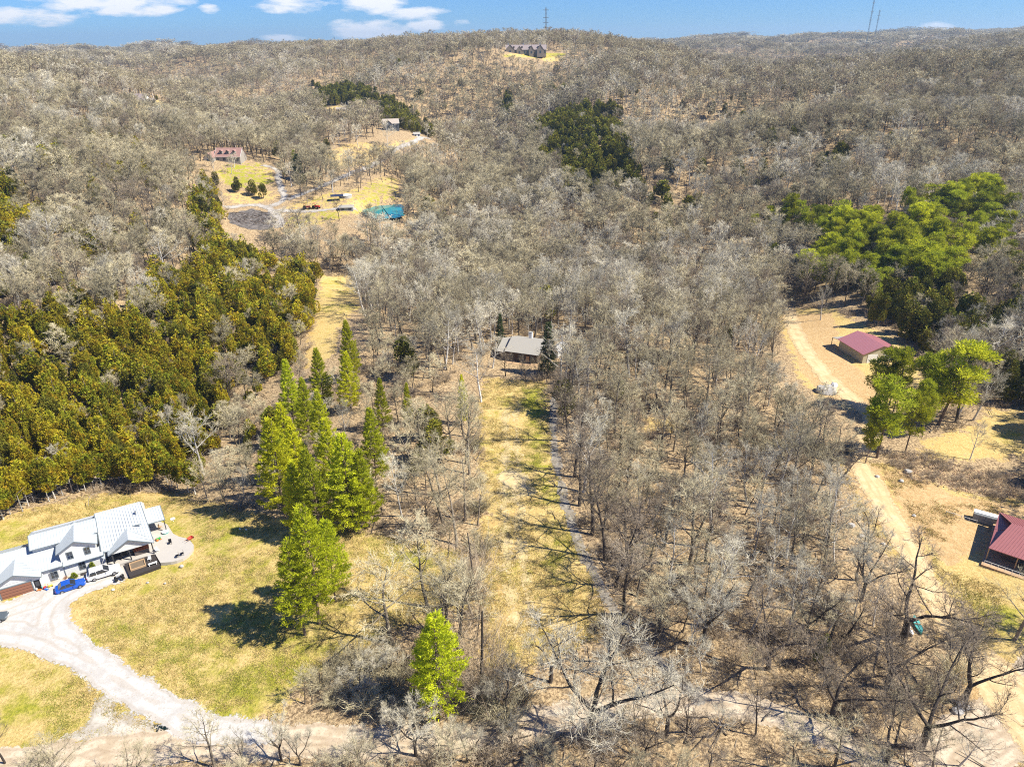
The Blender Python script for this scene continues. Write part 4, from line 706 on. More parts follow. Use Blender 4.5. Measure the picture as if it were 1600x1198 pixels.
def unit(v): return v/(np.linalg.norm(v)+1e-9)
def tubes_np(branches, sides):
    V = []; F = []; k = 0; ang = np.arange(sides)*2*np.pi/sides
    for P, rad in branches:
        n = len(P); T = np.gradient(P, axis=0); T /= np.linalg.norm(T, axis=1)[:,None]+1e-9
        a = np.cross(T, [0.31,0.12,0.94] if abs(T[0][2]) < .9 else [1,0,0]); a /= np.linalg.norm(a, axis=1)[:,None]+1e-9; b = np.cross(T, a)
        V.append((P[:,None]+(a[:,None]*np.cos(ang)[None,:,None]+b[:,None]*np.sin(ang)[None,:,None])*rad[:,None,None]).reshape(-1,3))
        i = np.arange(n-1)[:,None]*sides+np.arange(sides)[None,:]; j = np.arange(n-1)[:,None]*sides+(np.arange(sides)+1)[None,:]%sides
        F.append(np.stack([i, j, j+sides, i+sides], -1).reshape(-1,4)+k); k += n*sides
    return np.concatenate(V), np.concatenate(F)
def slivers(base, d, L, w, rg, quad=False):
    """thin blades from base along d"""
    n = len(base); side = np.cross(d, rg.normal(size=(n,3))); side /= np.linalg.norm(side, axis=1)[:,None]+1e-9
    if quad:
        V = np.stack([base-side*w[:,None]*.35, base+side*w[:,None]*.35, base+d*L[:,None]+side*w[:,None]*.5, base+d*L[:,None]-side*w[:,None]*.5], 1).reshape(-1,3); return V, np.arange(n*4).reshape(n,4)
    V = np.stack([base-side*w[:,None]/2, base+side*w[:,None]/2, base+d*L[:,None]], 1).reshape(-1,3); return V, np.arange(n*3).reshape(n,3)
def grow(p, d, L, r0, r1, n, wander, up, rg):
    P = [p]; d = unit(d); st = L/n
    for _ in range(n):
        d = unit(d+rg.normal(size=3)*wander+np.array([0,0,up])); P.append(P[-1]+d*st)
    return np.array(P), np.linspace(r0, r1, n+1)
def bare_tree(seed, Ht=15., spread=.36, fork=False, twigs=4, tw=.035, l3=5, lod=0):
    rg = np.random.default_rng(seed); tr = []; l2 = []; l3b = []; tb = []; td = []
    rt = Ht*(.017 if lod == 0 else .0125)+.03
    if fork:
        P, r = grow(np.zeros(3), np.array([rg.normal()*.12, rg.normal()*.12, 1]), Ht*rg.uniform(.22,.34), rt*1.35, rt, 4, .05, .03, rg); tr.append((P, r)); tops = []
        for k in range(rg.integers(3,5)):
            a = k*2*np.pi/3.5+rg.uniform(-.4,.4); d = np.array([math.cos(a)*.62, math.sin(a)*.62, 1.0]); Q, q = grow(P[-1]-d*0.05, d, Ht*rg.uniform(.6,.72), rt*.7, .04, 8, .10, .04, rg); tr.append((Q, q)); tops.append((Q, q))
        mains = tops; nb = 7
    else:
        P, r = grow(np.zeros(3), np.array([rg.normal()*.06, rg.normal()*.06, 1]), Ht*.93, rt, .035, 10, .045, .05, rg); tr.append((P, r)); mains = [(P, r)]; nb = 12 if lod < 2 else 9
    L1 = []
    for (P, r) in mains:
        f0 = .25 if fork else .34
        for k in range(nb):
            f = f0+(1-f0)*(k+rg.uniform(0,.9))/nb; x = f*(len(P)-1); i = min(int(x), len(P)-2); p = P[i]+(P[i+1]-P[i])*(x-i); rr = np.interp(x, range(len(P)), r)
            a = k*2.4+rg.uniform(-.5,.5); el = R(rg.uniform(28,58)); L = Ht*spread*(1.15-.75*(f-f0)/(1-f0))*rg.uniform(.75,1.15)*(.75 if fork else 1)
            d = np.array([math.cos(a)*math.cos(el), math.sin(a)*math.cos(el), math.sin(el)]); Q, q = grow(p, d, L, rr*.55, .022, 5, .12, .06, rg); tr.append((Q, q)); L1.append((Q, q, L))
    for Q, q, L in L1:
        n2 = 6 if lod < 2 else 4
        for k in range(n2):
            f = .22+.78*(k+rg.uniform(0,.8))/n2; x = f*5; i = min(int(x), 4); p = Q[i]+(Q[i+1]-Q[i])*(x-i); par = unit(Q[i+1]-Q[i])
            d = unit(par+rg.normal(size=3)*.62+np.array([0,0,.25])); l = L*.5*rg.uniform(.6,1.1)*(1.1-.5*f); S, s = grow(p, d, l, .028, .012, 3, .12, .05, rg)
            if lod < 2: l2.append((S, s))
            else: tb.append(p); td.append(np.append(d*l, .07))
            for j in range(l3 if lod < 2 else 4):
                y = rg.uniform(.2,1)*3; ii = min(int(y), 2); pp = S[ii]+(S[ii+1]-S[ii])*(y-ii); dd = unit(unit(S[ii+1]-S[ii])+rg.normal(size=3)*.6+np.array([0,0,.2])); ll = rg.uniform(.6,1.3)*Ht/15
                if lod == 0: T, t = grow(pp, dd, ll, .013, .006, 2, .15, .03, rg); l3b.append((T, t))
                else: tb.append(pp); td.append(np.append(dd*ll, tw*1.2)); T = np.array([pp, pp+dd*ll*.5, pp+dd*ll])
                for z in range(twigs):
                    g = rg.uniform(.15,1); q3 = T[0]+(T[-1]-T[0])*g; d3 = unit(dd+rg.normal(size=3)*.65+np.array([0,0,.15])); tb.append(q3); td.append(np.append(d3*rg.uniform(.45,1.0)*Ht/15, tw))
    sd_ = 6 if lod == 0 else (4 if lod == 1 else 3); VT, FT = tubes_np(tr, sd_); parts = []; FQ = []; k = 0; VV = []
    if l2: v, f = tubes_np(l2, 3); VV.append(v); FQ.append(f); k = len(v)
    if l3b: v, f = tubes_np(l3b, 3); VV.append(v); FQ.append(f+k); k += len(v)
    tb = np.array(tb); td = np.array(td); Ls = np.linalg.norm(td[:,:3], axis=1); v, f = slivers(tb, td[:,:3]/Ls[:,None], Ls, td[:,3], rg); VV.append(v); f = f+k
    return (VT, [FT]), (np.concatenate(VV), FQ+[f])
def cedar(seed, Ht=9., Rr=2.0, n=1500, sz=.42, skirt=.06):
    rg = np.random.default_rng(seed); B = []; D = []; npl = 16
    for k in range(npl):   # plumes
        a = rg.uniform(0, 2*np.pi); f = rg.uniform(0, .72); c = np.array([math.cos(a), math.sin(a), 0])*Rr*(1-f)**.7*rg.uniform(.35,.8); z0 = Ht*(skirt+f*(1-skirt)*.8); h = Ht*rg.uniform(.22,.36); w = Rr*rg.uniform(.32,.5)
        if k == 0: c *= 0; z0 = Ht*.45; h = Ht*.55; w = Rr*.5
        m = n//npl; t = rg.uniform(0,1,m)**1.1; ph = rg.uniform(0, 2*np.pi, m); rr = w*np.sqrt(np.clip(t*2.2,0,1))*(1-t)**.55*rg.uniform(.7,1.1,m)+.05
        lean = c/Rr*.25
        B.append(np.stack([c[0]+lean[0]*t*h+np.cos(ph)*rr, c[1]+lean[1]*t*h+np.sin(ph)*rr, z0+t*h], 1)); D.append(np.stack([np.cos(ph)*.75, np.sin(ph)*.75, rg.uniform(.3,1.2,m)], 1)+rg.normal(size=(m,3))*.3)
    B = np.concatenate(B); D = np.concatenate(D); D /= np.linalg.norm(D, axis=1)[:,None]; nn = len(B)
    V, F = slivers(B, D, rg.uniform(.6,1.3,nn)*sz, rg.uniform(.7,1.3,nn)*sz*.75, rg)
    P, r = grow(np.zeros(3), np.array([0,0,1.]), Ht*.85, .14, .03, 4, .02, 0, rg); br = [(P, r)]
    for k in range(10):
        a = rg.uniform(0,6.28); z = Ht*rg.uniform(.06,.5); d = np.array([math.cos(a), math.sin(a), .35]); br.append(grow(np.array([0,0,z]), d, Rr*rg.uniform(.5,.95), .035, .012, 3, .1, .05, rg))
    return tubes_np(br, 4), (V, [F])
def conifer(seed, Ht=18., Rr=3.4, base=.12, step=.62, nb=7, sz=.5, dens=6, up=.35, taper=.8):
    """whorled pine or spruce"""
    rg = np.random.default_rng(seed); B = []; D = []; br = [grow(np.zeros(3), np.array([0,0,1.]), Ht, Ht*.013, .03, 8, .012, 0, rg)]; z = Ht*base
    while z < Ht*.98:
        f = (z/Ht-base)/(1-base); L = Rr*((1-f)**taper)*(.62+.38*min(1, f*5+.35)); off = rg.uniform(0,6.28)
        for k in range(nb):
            if rg.uniform() < .1: continue
            a = off+k*2*np.pi/nb+rg.uniform(-.25,.25); l = L*rg.uniform(.7,1.12)+.25; d = np.array([math.cos(a), math.sin(a), up*(.3+f)]); Q, q = grow(np.array([0,0,z+rg.uniform(-.2,.2)]), d, l, .045*(1-f)+.015, .012, 4, .06, up*.22, rg); br.append((Q, q))
            m = int(max(3, dens*l)); t = rg.uniform(.25,1,m)**.8*4; i = np.minimum(t.astype(int),3); pp = Q[i]+(Q[i+1]-Q[i])*(t-i)[:,None]; T = unit(Q[-1]-Q[0])
            side = np.cross(T, [0,0,1]); pp = pp+side*rg.normal(size=(m,1))*.28*l*(.5)*.6
            for _ in range(4):
                dd = T*.9+rg.normal(size=(m,3))*.55+np.array([0,0,.55]); B.append(pp+rg.normal(size=(m,3))*.12); D.append(dd)
        z += step*rg.uniform(.8,1.2)*(1.15-.5*f)
    B = np.concatenate(B); D = np.concatenate(D); D /= np.linalg.norm(D, axis=1)[:,None]; nn = len(B)
    V, F = slivers(B, D, rg.uniform(.6,1.25,nn)*sz, rg.uniform(.5,1,nn)*sz*.42, rg); return tubes_np(br, 4), (V, [F])
def roundpine(seed, Ht=15., Rr=3.2, nc=56, per=130, sz=.5):
    rg = np.random.default_rng(seed); P, r = grow(np.zeros(3), np.array([rg.normal()*.05, rg.normal()*.05, 1.]), Ht*.95, .2, .04, 8, .03, .01, rg); br = [(P, r)]; B = []; D = []
    for k in range(nc):
        f = rg.uniform(.28,1); x = f*8; i = min(int(x),7); p = P[i]+(P[i+1]-P[i])*(x-i); a = rg.uniform(0,6.28); l = Rr*math.sin(min(1,(1.06-f)/.62)*math.pi*.62+.35)*rg.uniform(.35,1.05)
        Q, q = grow(p, np.array([math.cos(a), math.sin(a), .35]), l, .055, .015, 4, .1, .05, rg); br.append((Q, q)); c = Q[-1]; cr = rg.uniform(.6,1.25)
        u = rg.normal(size=(per,3)); u /= np.linalg.norm(u, axis=1)[:,None]; B.append(c+u*cr*rg.uniform(.3,1,(per,1))*np.array([1,1,.85])); D.append(u*.8+np.array([0,0,.6])+rg.normal(size=(per,3))*.3)
    B = np.concatenate(B); D = np.concatenate(D); D /= np.linalg.norm(D, axis=1)[:,None]; nn = len(B)
    V, F = slivers(B, D, rg.uniform(.6,1.2,nn)*sz, rg.uniform(.6,1.1,nn)*sz*.4, rg); return tubes_np(br, 5), (V, [F])
def bush(seed, Ht=2.2, Rr=1.6, n=26, tw=260, w=.03):
    rg = np.random.default_rng(seed); br = []; tb = []; td = []
    for k in range(n):
        a = rg.uniform(0,6.28); r = rg.uniform(0,.5)*Rr; Q, q = grow(np.array([math.cos(a)*r*.6, math.sin(a)*r*.6, 0]), np.array([math.cos(a)*.6, math.sin(a)*.6, 1]), Ht*rg.uniform(.6,1.1), .03, .01, 4, .2, 0, rg); br.append((Q, q))
        for j in range(tw//n):
            i = rg.integers(1,4); tb.append(Q[i]+(Q[i+1]-Q[i])*rg.uniform()); td.append(unit(Q[i+1]-Q[i])+rg.normal(size=3)*.6)
    tb = np.array(tb); td = np.array(td); td /= np.linalg.norm(td, axis=1)[:,None]; V0, F0 = tubes_np(br, 3); V, F = slivers(tb, td, rg.uniform(.4,1.1,len(tb))*Ht*.4, np.full(len(tb), w), rg)
    return np.concatenate([V0, V]), [F0, F+len(V0)]

def kind(maker, seeds, trunk_m, crown_m, tn='trunk', cn='crown', **kw):
    out = []
    for s in seeds:
        (vt, ft), (vc, fc) = maker(s, **kw)
        out.append((mesh_np(tn, vt, ft, trunk_m), mesh_np(cn, vc, fc, crown_m)))
    return out
def merged(maker, seeds, trunk_m, crown_m, **kw):
    """one mesh per plant, for the distant wood"""
    out = []
    for s in seeds:
        (vt, ft), (vc, fc) = maker(s, **kw); ft = ft if isinstance(ft, list) else [ft]; fc = fc if isinstance(fc, list) else [fc]
        me = mesh_np('plant', np.concatenate([vt, vc]), ft+[f+len(vt) for f in fc], None); me.materials.append(trunk_m); me.materials.append(crown_m)
        nt_ = sum(len(f) for f in ft); mi = np.zeros(len(me.polygons), np.int32); mi[nt_:] = 1; me.polygons.foreach_set('material_index', mi); out.append(me)
    return out
K = {}
K['snag'] = [(mesh_np('trunk', *tubes_np([grow(np.zeros(3), np.array([0,0,1.]), 14, .3, .15, 6, .03, 0, np.random.default_rng(5))], 6), M_barkd), mesh_np('vines', *bush(77, 13, 1.6, 70, 1500, .05), M_brush))]
K['thicket'] = []
for sd_ in (201, 202, 203):
    v_, f_ = bush(sd_, 3.4, 3.0, 70, 1300, .035); K['thicket'].append((mesh_np('stem', *tubes_np([grow(np.zeros(3), np.array([.1,0,1.]), 2.6, .07, .02, 4, .1, 0, np.random.default_rng(sd_))], 5), M_barkd), mesh_np('twigs', v_, f_, M_twig)))
K['bare'] = kind(bare_tree, [11,12,13,14,15], M_bark, M_twig, Ht=15, spread=.38, twigs=5)
K['pale'] = kind(bare_tree, [21,22,23], M_barkp, M_twigp, Ht=15, spread=.38, twigs=6)
K['dark'] = kind(bare_tree, [31,32,33], M_barkd, M_twigd, Ht=15, spread=.40, twigs=5)
K['oak'] = kind(bare_tree, [41,42,43], M_barkd, M_twigd, Ht=15, spread=.34, fork=True, twigs=5, tw=.03)
K['oakp'] = kind(bare_tree, [51,52,53], M_barkd, M_twigp, Ht=15, spread=.34, fork=True, twigs=6, tw=.033)
K['cedar'] = kind(cedar, [1,2,3,4], M_bark, M_cedar, n=3600, sz=.40, Rr=2.9)
K['cedarhi'] = kind(cedar, [5,6], M_barkp, M_cedar, n=3400, sz=.38, skirt=.30, Rr=2.5)
K['cedard'] = kind(cedar, [7,8], M_bark, M_cedard, n=3000, sz=.42, Rr=2.8)
K['wpine'] = kind(conifer, [1,2,3], M_barkr, M_pine, 'trunk', 'crown', Ht=18, Rr=4.6, base=.10, dens=10, nb=7, step=.72, sz=.44, taper=.8)
K['wpinelone'] = kind(conifer, [8,9], M_barkr, M_pineb, 'trunk', 'crown', Ht=18, Rr=4.4, base=.2, dens=9, nb=7, step=.8, sz=.44, taper=.78)
K['spruce'] = kind(conifer, [4,5], M_barkr, M_pined, Ht=14, Rr=2.6, base=.08, dens=8, up=.05)
K['rpine'] = kind(roundpine, [1,2,3], M_barkr, M_pine2)
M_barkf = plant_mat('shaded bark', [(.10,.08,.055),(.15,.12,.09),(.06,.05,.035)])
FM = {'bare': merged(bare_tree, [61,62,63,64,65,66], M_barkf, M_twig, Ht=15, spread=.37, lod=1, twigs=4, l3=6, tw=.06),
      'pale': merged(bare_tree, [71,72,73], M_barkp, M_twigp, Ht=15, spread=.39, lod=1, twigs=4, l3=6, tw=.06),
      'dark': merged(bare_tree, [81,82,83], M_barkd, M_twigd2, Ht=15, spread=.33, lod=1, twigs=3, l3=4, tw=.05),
      'cedar': merged(cedar, [91,92,93], M_bark, M_cedar, n=1200, sz=.66, Rr=2.9), 'cedard': merged(cedar, [94,95], M_bark, M_cedard, n=1100, sz=.68, Rr=2.8),
      'rpine': merged(roundpine, [96,97], M_barkr, M_pine2, nc=34, per=36, sz=.75),
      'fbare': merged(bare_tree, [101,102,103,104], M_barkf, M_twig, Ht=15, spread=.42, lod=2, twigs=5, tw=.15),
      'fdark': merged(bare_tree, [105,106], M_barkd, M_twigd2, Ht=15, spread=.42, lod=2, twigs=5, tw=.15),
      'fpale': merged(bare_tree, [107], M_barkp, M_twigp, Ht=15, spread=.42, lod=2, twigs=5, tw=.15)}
#PLANTING
def project(x, y, z):
    q = np.stack([x, y, np.asarray(z)-CZ], -1); w = q @ FW; return 800+FPX*(q @ RT)/w, 599-FPX*(q @ UP)/w, w
CLEAR = [P for i_, (P, g) in enumerate(LAWN_W) if i_ not in (5, 6, 7)] + DIRT_W[:2] + FOOT
for i_ in (1,2,3,4,5,6,7,8,9,10,11,12,13): CLEAR += [world_poly(LAWNS[i_][0], h) for h in ((4,) if i_ in (3,4,5,6,7) else (5, 10))]
CLEAR += [world_poly([(563,322),(572,314),(592,311),(616,312),(632,322),(634,340),(622,352),(596,352),(580,340)], h) for h in (4,8,11)]
CLEAR += [world_poly([(345,330),(392,320),(445,330),(440,360),(380,362),(350,350)], h) for h in (0,5,10)]
for e_ in list(COL.objects):
    if e_.parent is None and e_.get('category') == 'house' and e_.location.y > 160:
        for kk in (8, 16, 26, 40): CLEAR.append(fp(e_, -(27 if 'mansion' in e_.name else 9), (27 if 'mansion' in e_.name else 9), -kk, 0))
CLEAR += [world_poly([(1318,722),(1372,730),(1420,800),(1460,870),(1484,935),(1508,980),(1560,1050),(1620,1110),(1560,1130),(1500,1060),(1440,930),(1390,850),(1350,790)], h) for h in (3, 6, 9)]
CLEAR += [world_poly([(1500,1030),(1560,1010),(1660,1040),(1660,1240),(1590,1240),(1530,1130)], h) for h in (0, 3)]
CLEAR += [ribbon([(1335,716),(1370,770),(1408,840),(1442,900),(1475,955),(1520,1020),(1580,1090)], 9.0)]
ROADS = [road, drive, _pw]+far_roads + [ribbon([(862,612),(866,700),(878,770),(905,850),(945,930),(985,990),(1060,1060)], 1.6), ribbon([(1335,716),(1408,840),(1475,955),(1580,1090),(1660,1150)], 5)]
def blocked(x, y, m=.8):
    b = np.zeros(len(x), bool)
    for P in CLEAR+ROADS: b |= sdist(P, x, y) > -m
    return b
DENS = []   # cedar and pine stands seen in the wood: outline (at crown height), share, kind
for pts, sh, kd in [
 ([(-60,490),(60,480),(100,465),(180,480),(230,500),(330,545),(345,640),(300,700),(250,775),(120,800),(-60,840)], .86, 'cedar'),
 ([(200,450),(300,400),(330,385),(430,395),(500,425),(505,480),(455,545),(380,570),(330,540),(240,500)], .78, 'cedar'),
 ([(285,330),(335,325),(395,395),(430,400),(400,420),(330,410)], .8, 'cedar'), ([(310,255),(345,265),(350,325),(330,330),(315,290)], .7, 'cedar'),
 ([(-60,270),(40,280),(52,340),(40,400),(-60,420)], .7, 'cedar'), ([(60,380),(200,380),(330,400),(250,480),(100,470),(0,480)], .14, 'cedar'),
 ([(0,200),(160,180),(330,260),(340,380),(0,380)], .2, 'cedar'),
 ([(830,195),(900,165),(965,165),(985,240),(1000,300),(900,300),(870,245)], .9, 'cedard'), ([(780,215),(840,195),(880,245),(800,235)], .4, 'cedard'),
 ([(490,128),(560,136),(622,160),(600,180),(560,168),(500,160)], .9, 'cedard'), ([(590,180),(665,190),(690,215),(610,222)], .55, 'cedard'), ([(600,155),(640,165),(650,195),(625,195)], .7, 'cedard'),
 ([(860,138),(885,138),(880,158),(862,156)], .6, 'cedard'), ([(780,150),(800,150),(800,180),(785,180)], .6, 'cedard'),
 ([(1360,440),(1500,430),(1565,500),(1545,545),(1400,530),(1380,490)], .72, 'cedard'), ([(1200,320),(1300,350),(1320,400),(1230,380)], .2, 'cedard'),
 ([(1015,295),(1100,290),(1095,335),(1020,340)], .5, 'cedard'), ([(1278,232),(1325,232),(1325,262),(1285,262)], .8, 'cedard'), ([(1130,280),(1230,250),(1245,300),(1160,300)], .25, 'cedard'),
 ([(1560,560),(1660,540),(1660,700),(1585,690)], .6, 'cedard'), ([(1100,150),(1250,150),(1250,200),(1110,200)], .08, 'cedard'),
 ([(1195,325),(1290,318),(1400,325),(1470,292),(1570,300),(1580,380),(1500,420),(1390,428),(1290,430),(1270,370)], .62, 'rpine'),
 ([(650,320),(750,320),(750,420),(650,420)], .05, 'cedard'), ([(560,560),(760,560),(760,800),(620,800)], .08, 'cedard'), ([(300,700),(420,560),(440,700),(400,790)], .35, 'cedar')]:
    DENS.append((world_poly(pts, 6 if kd != 'rpine' else 9), sh, kd))
HERO = []
def top(px, py, h, kd, wid=1.0, lab=None, nm='bare_tree', cat='tree', grp=None):
    p = at(px, py, h); HERO.append((p[0], p[1], kd, h, wid, lab, nm, cat, grp))
def base(px, py, h, kd, wid=1.0, lab=None, nm='bare_tree', cat='tree', grp=None, rot=None):
    p = at(px, py); HERO.append((p[0], p[1], kd, h, wid, lab, nm, cat, grp))
GP = 'bright green pines of the left grove'
for i, (px, py, h, w, l) in enumerate([(470,590,15,1.1,'bright pine wedged behind the middle of the grove'),(455,655,16,1.2,'yellow-green pine in the crowded left centre of the grove'),(505,655,16,1.2,'yellow-green pine in the crowded centre of the grove'),(540,500,15,1.16,'dark topped green pine beside the upper pasture, farthest of the grove'),(495,543,15,1.22,'green pine with a shaded left side just below the upper pasture'),(537,549,14,1.28,'yellow-green pine right below the farthest pine of the grove'),
  (442,562,17,1.16,'tall slim yellow-green pine at the upper left end of the grove'),(592,590,12,1.04,'small green pine standing alone at the upper right of the grove'),(494,608,15,1.16,'narrow bright pine in the middle of the grove, left of the bare grove tree'),
  (437,628,16,1.28,'yellow-green pine behind the broad leftmost pine of the grove'),(417,655,18,1.46,'broad bright pine at the left edge of the grove'),(575,636,15,1.22,'dense green pine at the right edge of the grove'),
  (532,674,18,1.59,'broadest pine at the lower right front of the grove'),(480,697,17,1.22,'slim yellow-green pine at the front middle of the grove'),(632,597,10,0.85,'little green pine between bare trees right of the grove'),
  (558,700,15,1.34,'lower green pine on the right front corner of the grove'),(452,720,14,1.28,'front left pine of the grove above the lawn')]):
    top(px, py, h*1.12, 'wpine', w*.68, l, 'pine_tree', 'pine tree', GP)
base(477,992,18,'wpinelone',1.0,'yellow-green lawn pine with bare pale trunk foot, nearer of the pair','pine_tree','pine tree','lone pines on the lawn')
base(499,974,22,'wpinelone',.92,'tallest yellow-green pine standing on the lawn, behind its twin','pine_tree','pine tree','lone pines on the lawn')
base(524,938,16,'wpinelone',1.0,'yellow-green pine half hidden behind the tall lawn pair','pine_tree','pine tree','lone pines on the lawn')
base(688,1124,18.5,'wpinelone',1.12,'lemon-green pine growing at the edge of the dirt road by dead brush','pine_tree','pine tree')
base(668,1092,12,'wpinelone',.8,'slender green pine leaning over grey brush above the dirt road','pine_tree','pine tree')
base(725,664,13,'wpine',.55,'narrow bright green pine left of the top of the grass strip','pine_tree','pine tree')
base(856,585,15,'spruce',1.0,'dark spruce standing over the right corner of the grey roofed house','spruce_tree','spruce tree')
base(782,540,10,'spruce',.8,'small dark spruce behind the left end of the grey roofed house','spruce_tree','spruce tree')
top(462,240,14,'spruce',1.5,'dark green conifer with sunlit right side beside the far lawn','spruce_tree','conifer')
top(458,234,13,'wpine',1.0,'sunlit green pine by the bend of the valley lane','pine_tree','pine tree')
for px, py, h, w, l in [(1385,540,15,1.1,'tall open shortleaf pine in front of the maroon roofed barn'),(1420,548,15,1.0,'shortleaf pine with rounded crown right of the barn'),(1502,538,19,1.5,'broadest round crowned pine right of the barn'),(1475,560,16,1.1,'round crowned pine tucked left of the broadest one'),
  (1400,596,17,1.25,'lower round crowned pine between the barn and the dirt track'),(1440,610,14,.9,'thin pine beside the lower round crowned pine'),(1465,596,13,.9,'small pine between the two broad crowns by the barn'),(1372,640,12,.9,'short shortleaf pine at the corner of the dirt yard')]:
    top(px, py, h*1.05, 'rpine', w*.98, l, 'pine_tree', 'pine tree', 'round crowned pines by the barn')
for px, py, h in [(1292,324,12),(1320,330,13),(1345,334,13),(1372,322,13),(1405,330,13),(1440,315,14),(1470,318,14),(1462,340,13),(1430,345,13),(1490,296,14),(1530,298,15),(1548,318,14),(1565,330,13),(1300,362,13),(1320,372,13),(1372,350,13),(1398,360,13),(1425,372,13),(1455,368,13),(1520,350,12),(1572,352,12),(1200,322,10),(1232,322,11),(1262,330,11),(1212,378,9),(1350,362,14),(1335,350,13)]:
    top(px, py, h, 'rpine', 1.45, None, 'pine_tree', 'pine tree', 'round crowned pines on the right hillside')
for px, py, h, w, kd, l in [(668,948,17,1.0,'bare','tall symmetrical bare tree on the lawn right of the lone pines, casting a fanned shadow'),(752,628,15,1.0,'pale','white barked tree at the upper left end of the grass strip'),
  (822,604,8,.9,'dark','small dark tree on the grass in front of the grey roofed house'),(1112,832,17,1.1,'pale','pale crowned sycamore with a single trunk in the middle of the right wood'),(628,806,14,.8,'pale','pale slim tree at the right foot of the pine grove'),
  (1410,1000,17,1.35,'oak','black spreading oak whose limbs cross the ochre track'),(925,1150,18,1.35,'oakp','huge grey crowned oak with black limbs above the dirt road'),(1505,1098,14,1.2,'oak','leaning black oak with several stems beside the ochre track at its widest'),
  (1345,938,13,1.0,'oakp','pale forked tree left of the ochre track'),(1308,775,11,.8,'oak','thin dark forked tree at the top of the ochre track'),(1255,1005,13,.9,'oak','dark forked trunk in brush left of the teal tarp'),(650,1180,9,1.0,'oakp','pale branching tree below the lemon-green pine'),
  (1005,1185,8,.9,'oak','dark crooked tree at the bottom between road and frame edge'),(8,1192,9,.8,'dark','dark bare sapling in the bottom left corner'),(1180,1150,10,.8,'dark','dark leaning tree just below the dirt road bend'),
  (1515,718,9,.8,'pale','pale lone tree on the straw slope right of the barn pines'),(1282,500,11,.9,'pale','lone tree at the top of the barn yard casting a long shadow'),(540,690,10,.9,'pale','bare grey tree enclosed by the green pine grove'),
  (355,800,9,.8,'bare','bare tree at the shaded left edge of the pine grove'),(325,782,9,.9,'bare','bare tree standing on tan ground left of the pine grove'),(745,1000,9,.6,'dark','thin tree rising from the brushy row left of the strip'),(700,870,8,.8,'bare','bare tree at the top of the brushy row'),
  (335,270,9,.9,'pale',None),(362,272,10,.9,'pale',None),(410,268,7,.8,'bare',None),(598,285,13,.9,'bare',None),(612,284,12,.9,'bare',None),(530,345,10,1.1,'dark','dark bare tree standing near the pond beside the valley lane')]:
    base(px, py, h, kd, w, l or 'bare tree standing on the far lawn in the valley', 'bare_tree', 'tree', None if l else 'bare trees on the valley lawns')
for px, py, h, l in [(885,640,13,'dark tree at the top right edge of the grass strip shading it'),(888,690,14,'tall tree right of the upper grass strip'),(898,745,15,'tall tree right of the strip where the path bends'),(905,790,14,'dark tree beside the grey path, mid strip'),(925,835,15,'tall dark tree beside the lower grey path'),(945,875,14,'bare tree beside the lower grey path below the tall dark one'),(962,915,14,'bare tree leaning over the lower end of the strip'),(975,960,13,'bare tree at the lower right corner of the strip')]:
    base(px, py, h+3, 'dark', 1.1, l)
for px, py, h, w, k_, l in [(1385,1075,14,1.2,'oak','dark spreading tree in the thicket left of the track foot'),(1300,1120,14,1.2,'oak','black forked tree just above the dirt road, right part'),(1440,1165,15,1.3,'oak','dark forked tree standing near the bottom right corner'),(1200,1045,14,1.1,'oak','dark forked tree above the road bend'),(1100,1010,14,1.1,'oakp','pale crowned tree above the road bend'),
  (1040,1150,12,1.2,'oakp','low spreading grey tree right of the huge oak'),(860,1065,10,1.2,'oakp','pale branching tree at the lower end of the strip'),(790,1110,9,1.2,'oakp','grey twiggy tree left of the huge oak'),(1585,1000,13,1.2,'bare','grey tree on the slope below the red roofed house'),(1385,1190,11,1.2,'oak','crooked black tree at the bottom edge below the road'),(600,1060,6.5,1.4,'oakp','grey tree in the dead brush left of the roadside pine'),(560,1085,5.5,1.5,'oakp','low dead grey tree beside the lawn corner'),(1352,862,11,.9,'oakp','white limbed tree leaning over the left verge of the track')]:
    base(px, py, h, k_, w, l)
base(750,1090,15,'snag',.75,'vine smothered trunk like a column at the lower left edge of the strip'); base(745,935,13,'snag',.7,'vine covered trunk at the left edge of the strip behind the lower one')
for px, py, h, k_, l in [(618,362,6,'bare','small bare tree at the near right shore of the pond'),(636,352,10,'dark','dark tree at the right end of the pond'),(640,338,10,'dark','dark tree leaning over the right bank of the pond'),(636,326,9,'dark','dark tree at the far right bank of the pond'),
  (332,262,9,'bare','bare tree left of the red-brown roofed valley house'),(366,262,8,'pale','pale tree in front of the red-brown roofed valley house'),(480,318,9,'bare','bare tree behind the tractors on the valley lane'),(505,312,10,'bare','bare tree left of the dark blue canopy'),(560,300,11,'dark','dark tree behind the round tank'),(470,300,10,'bare','bare tree at the fork of the valley roads'),(520,300,11,'pale','pale tree above the dark blue canopy'),
  (790,588,7,'dark','dark shrubby tree at the left front corner of the grey roofed house'),(838,596,7,'bare','small bare tree at the right front of the grey roofed house'),(770,575,9,'pale','pale tree beside the left wing of the grey roofed house'),(690,775,13,'bare','broad bare tree in the wood between grove and strip'),(660,720,13,'bare','bare tree right of the grove beside its tan opening')]:
    base(px, py, h, k_, 1.25, l)
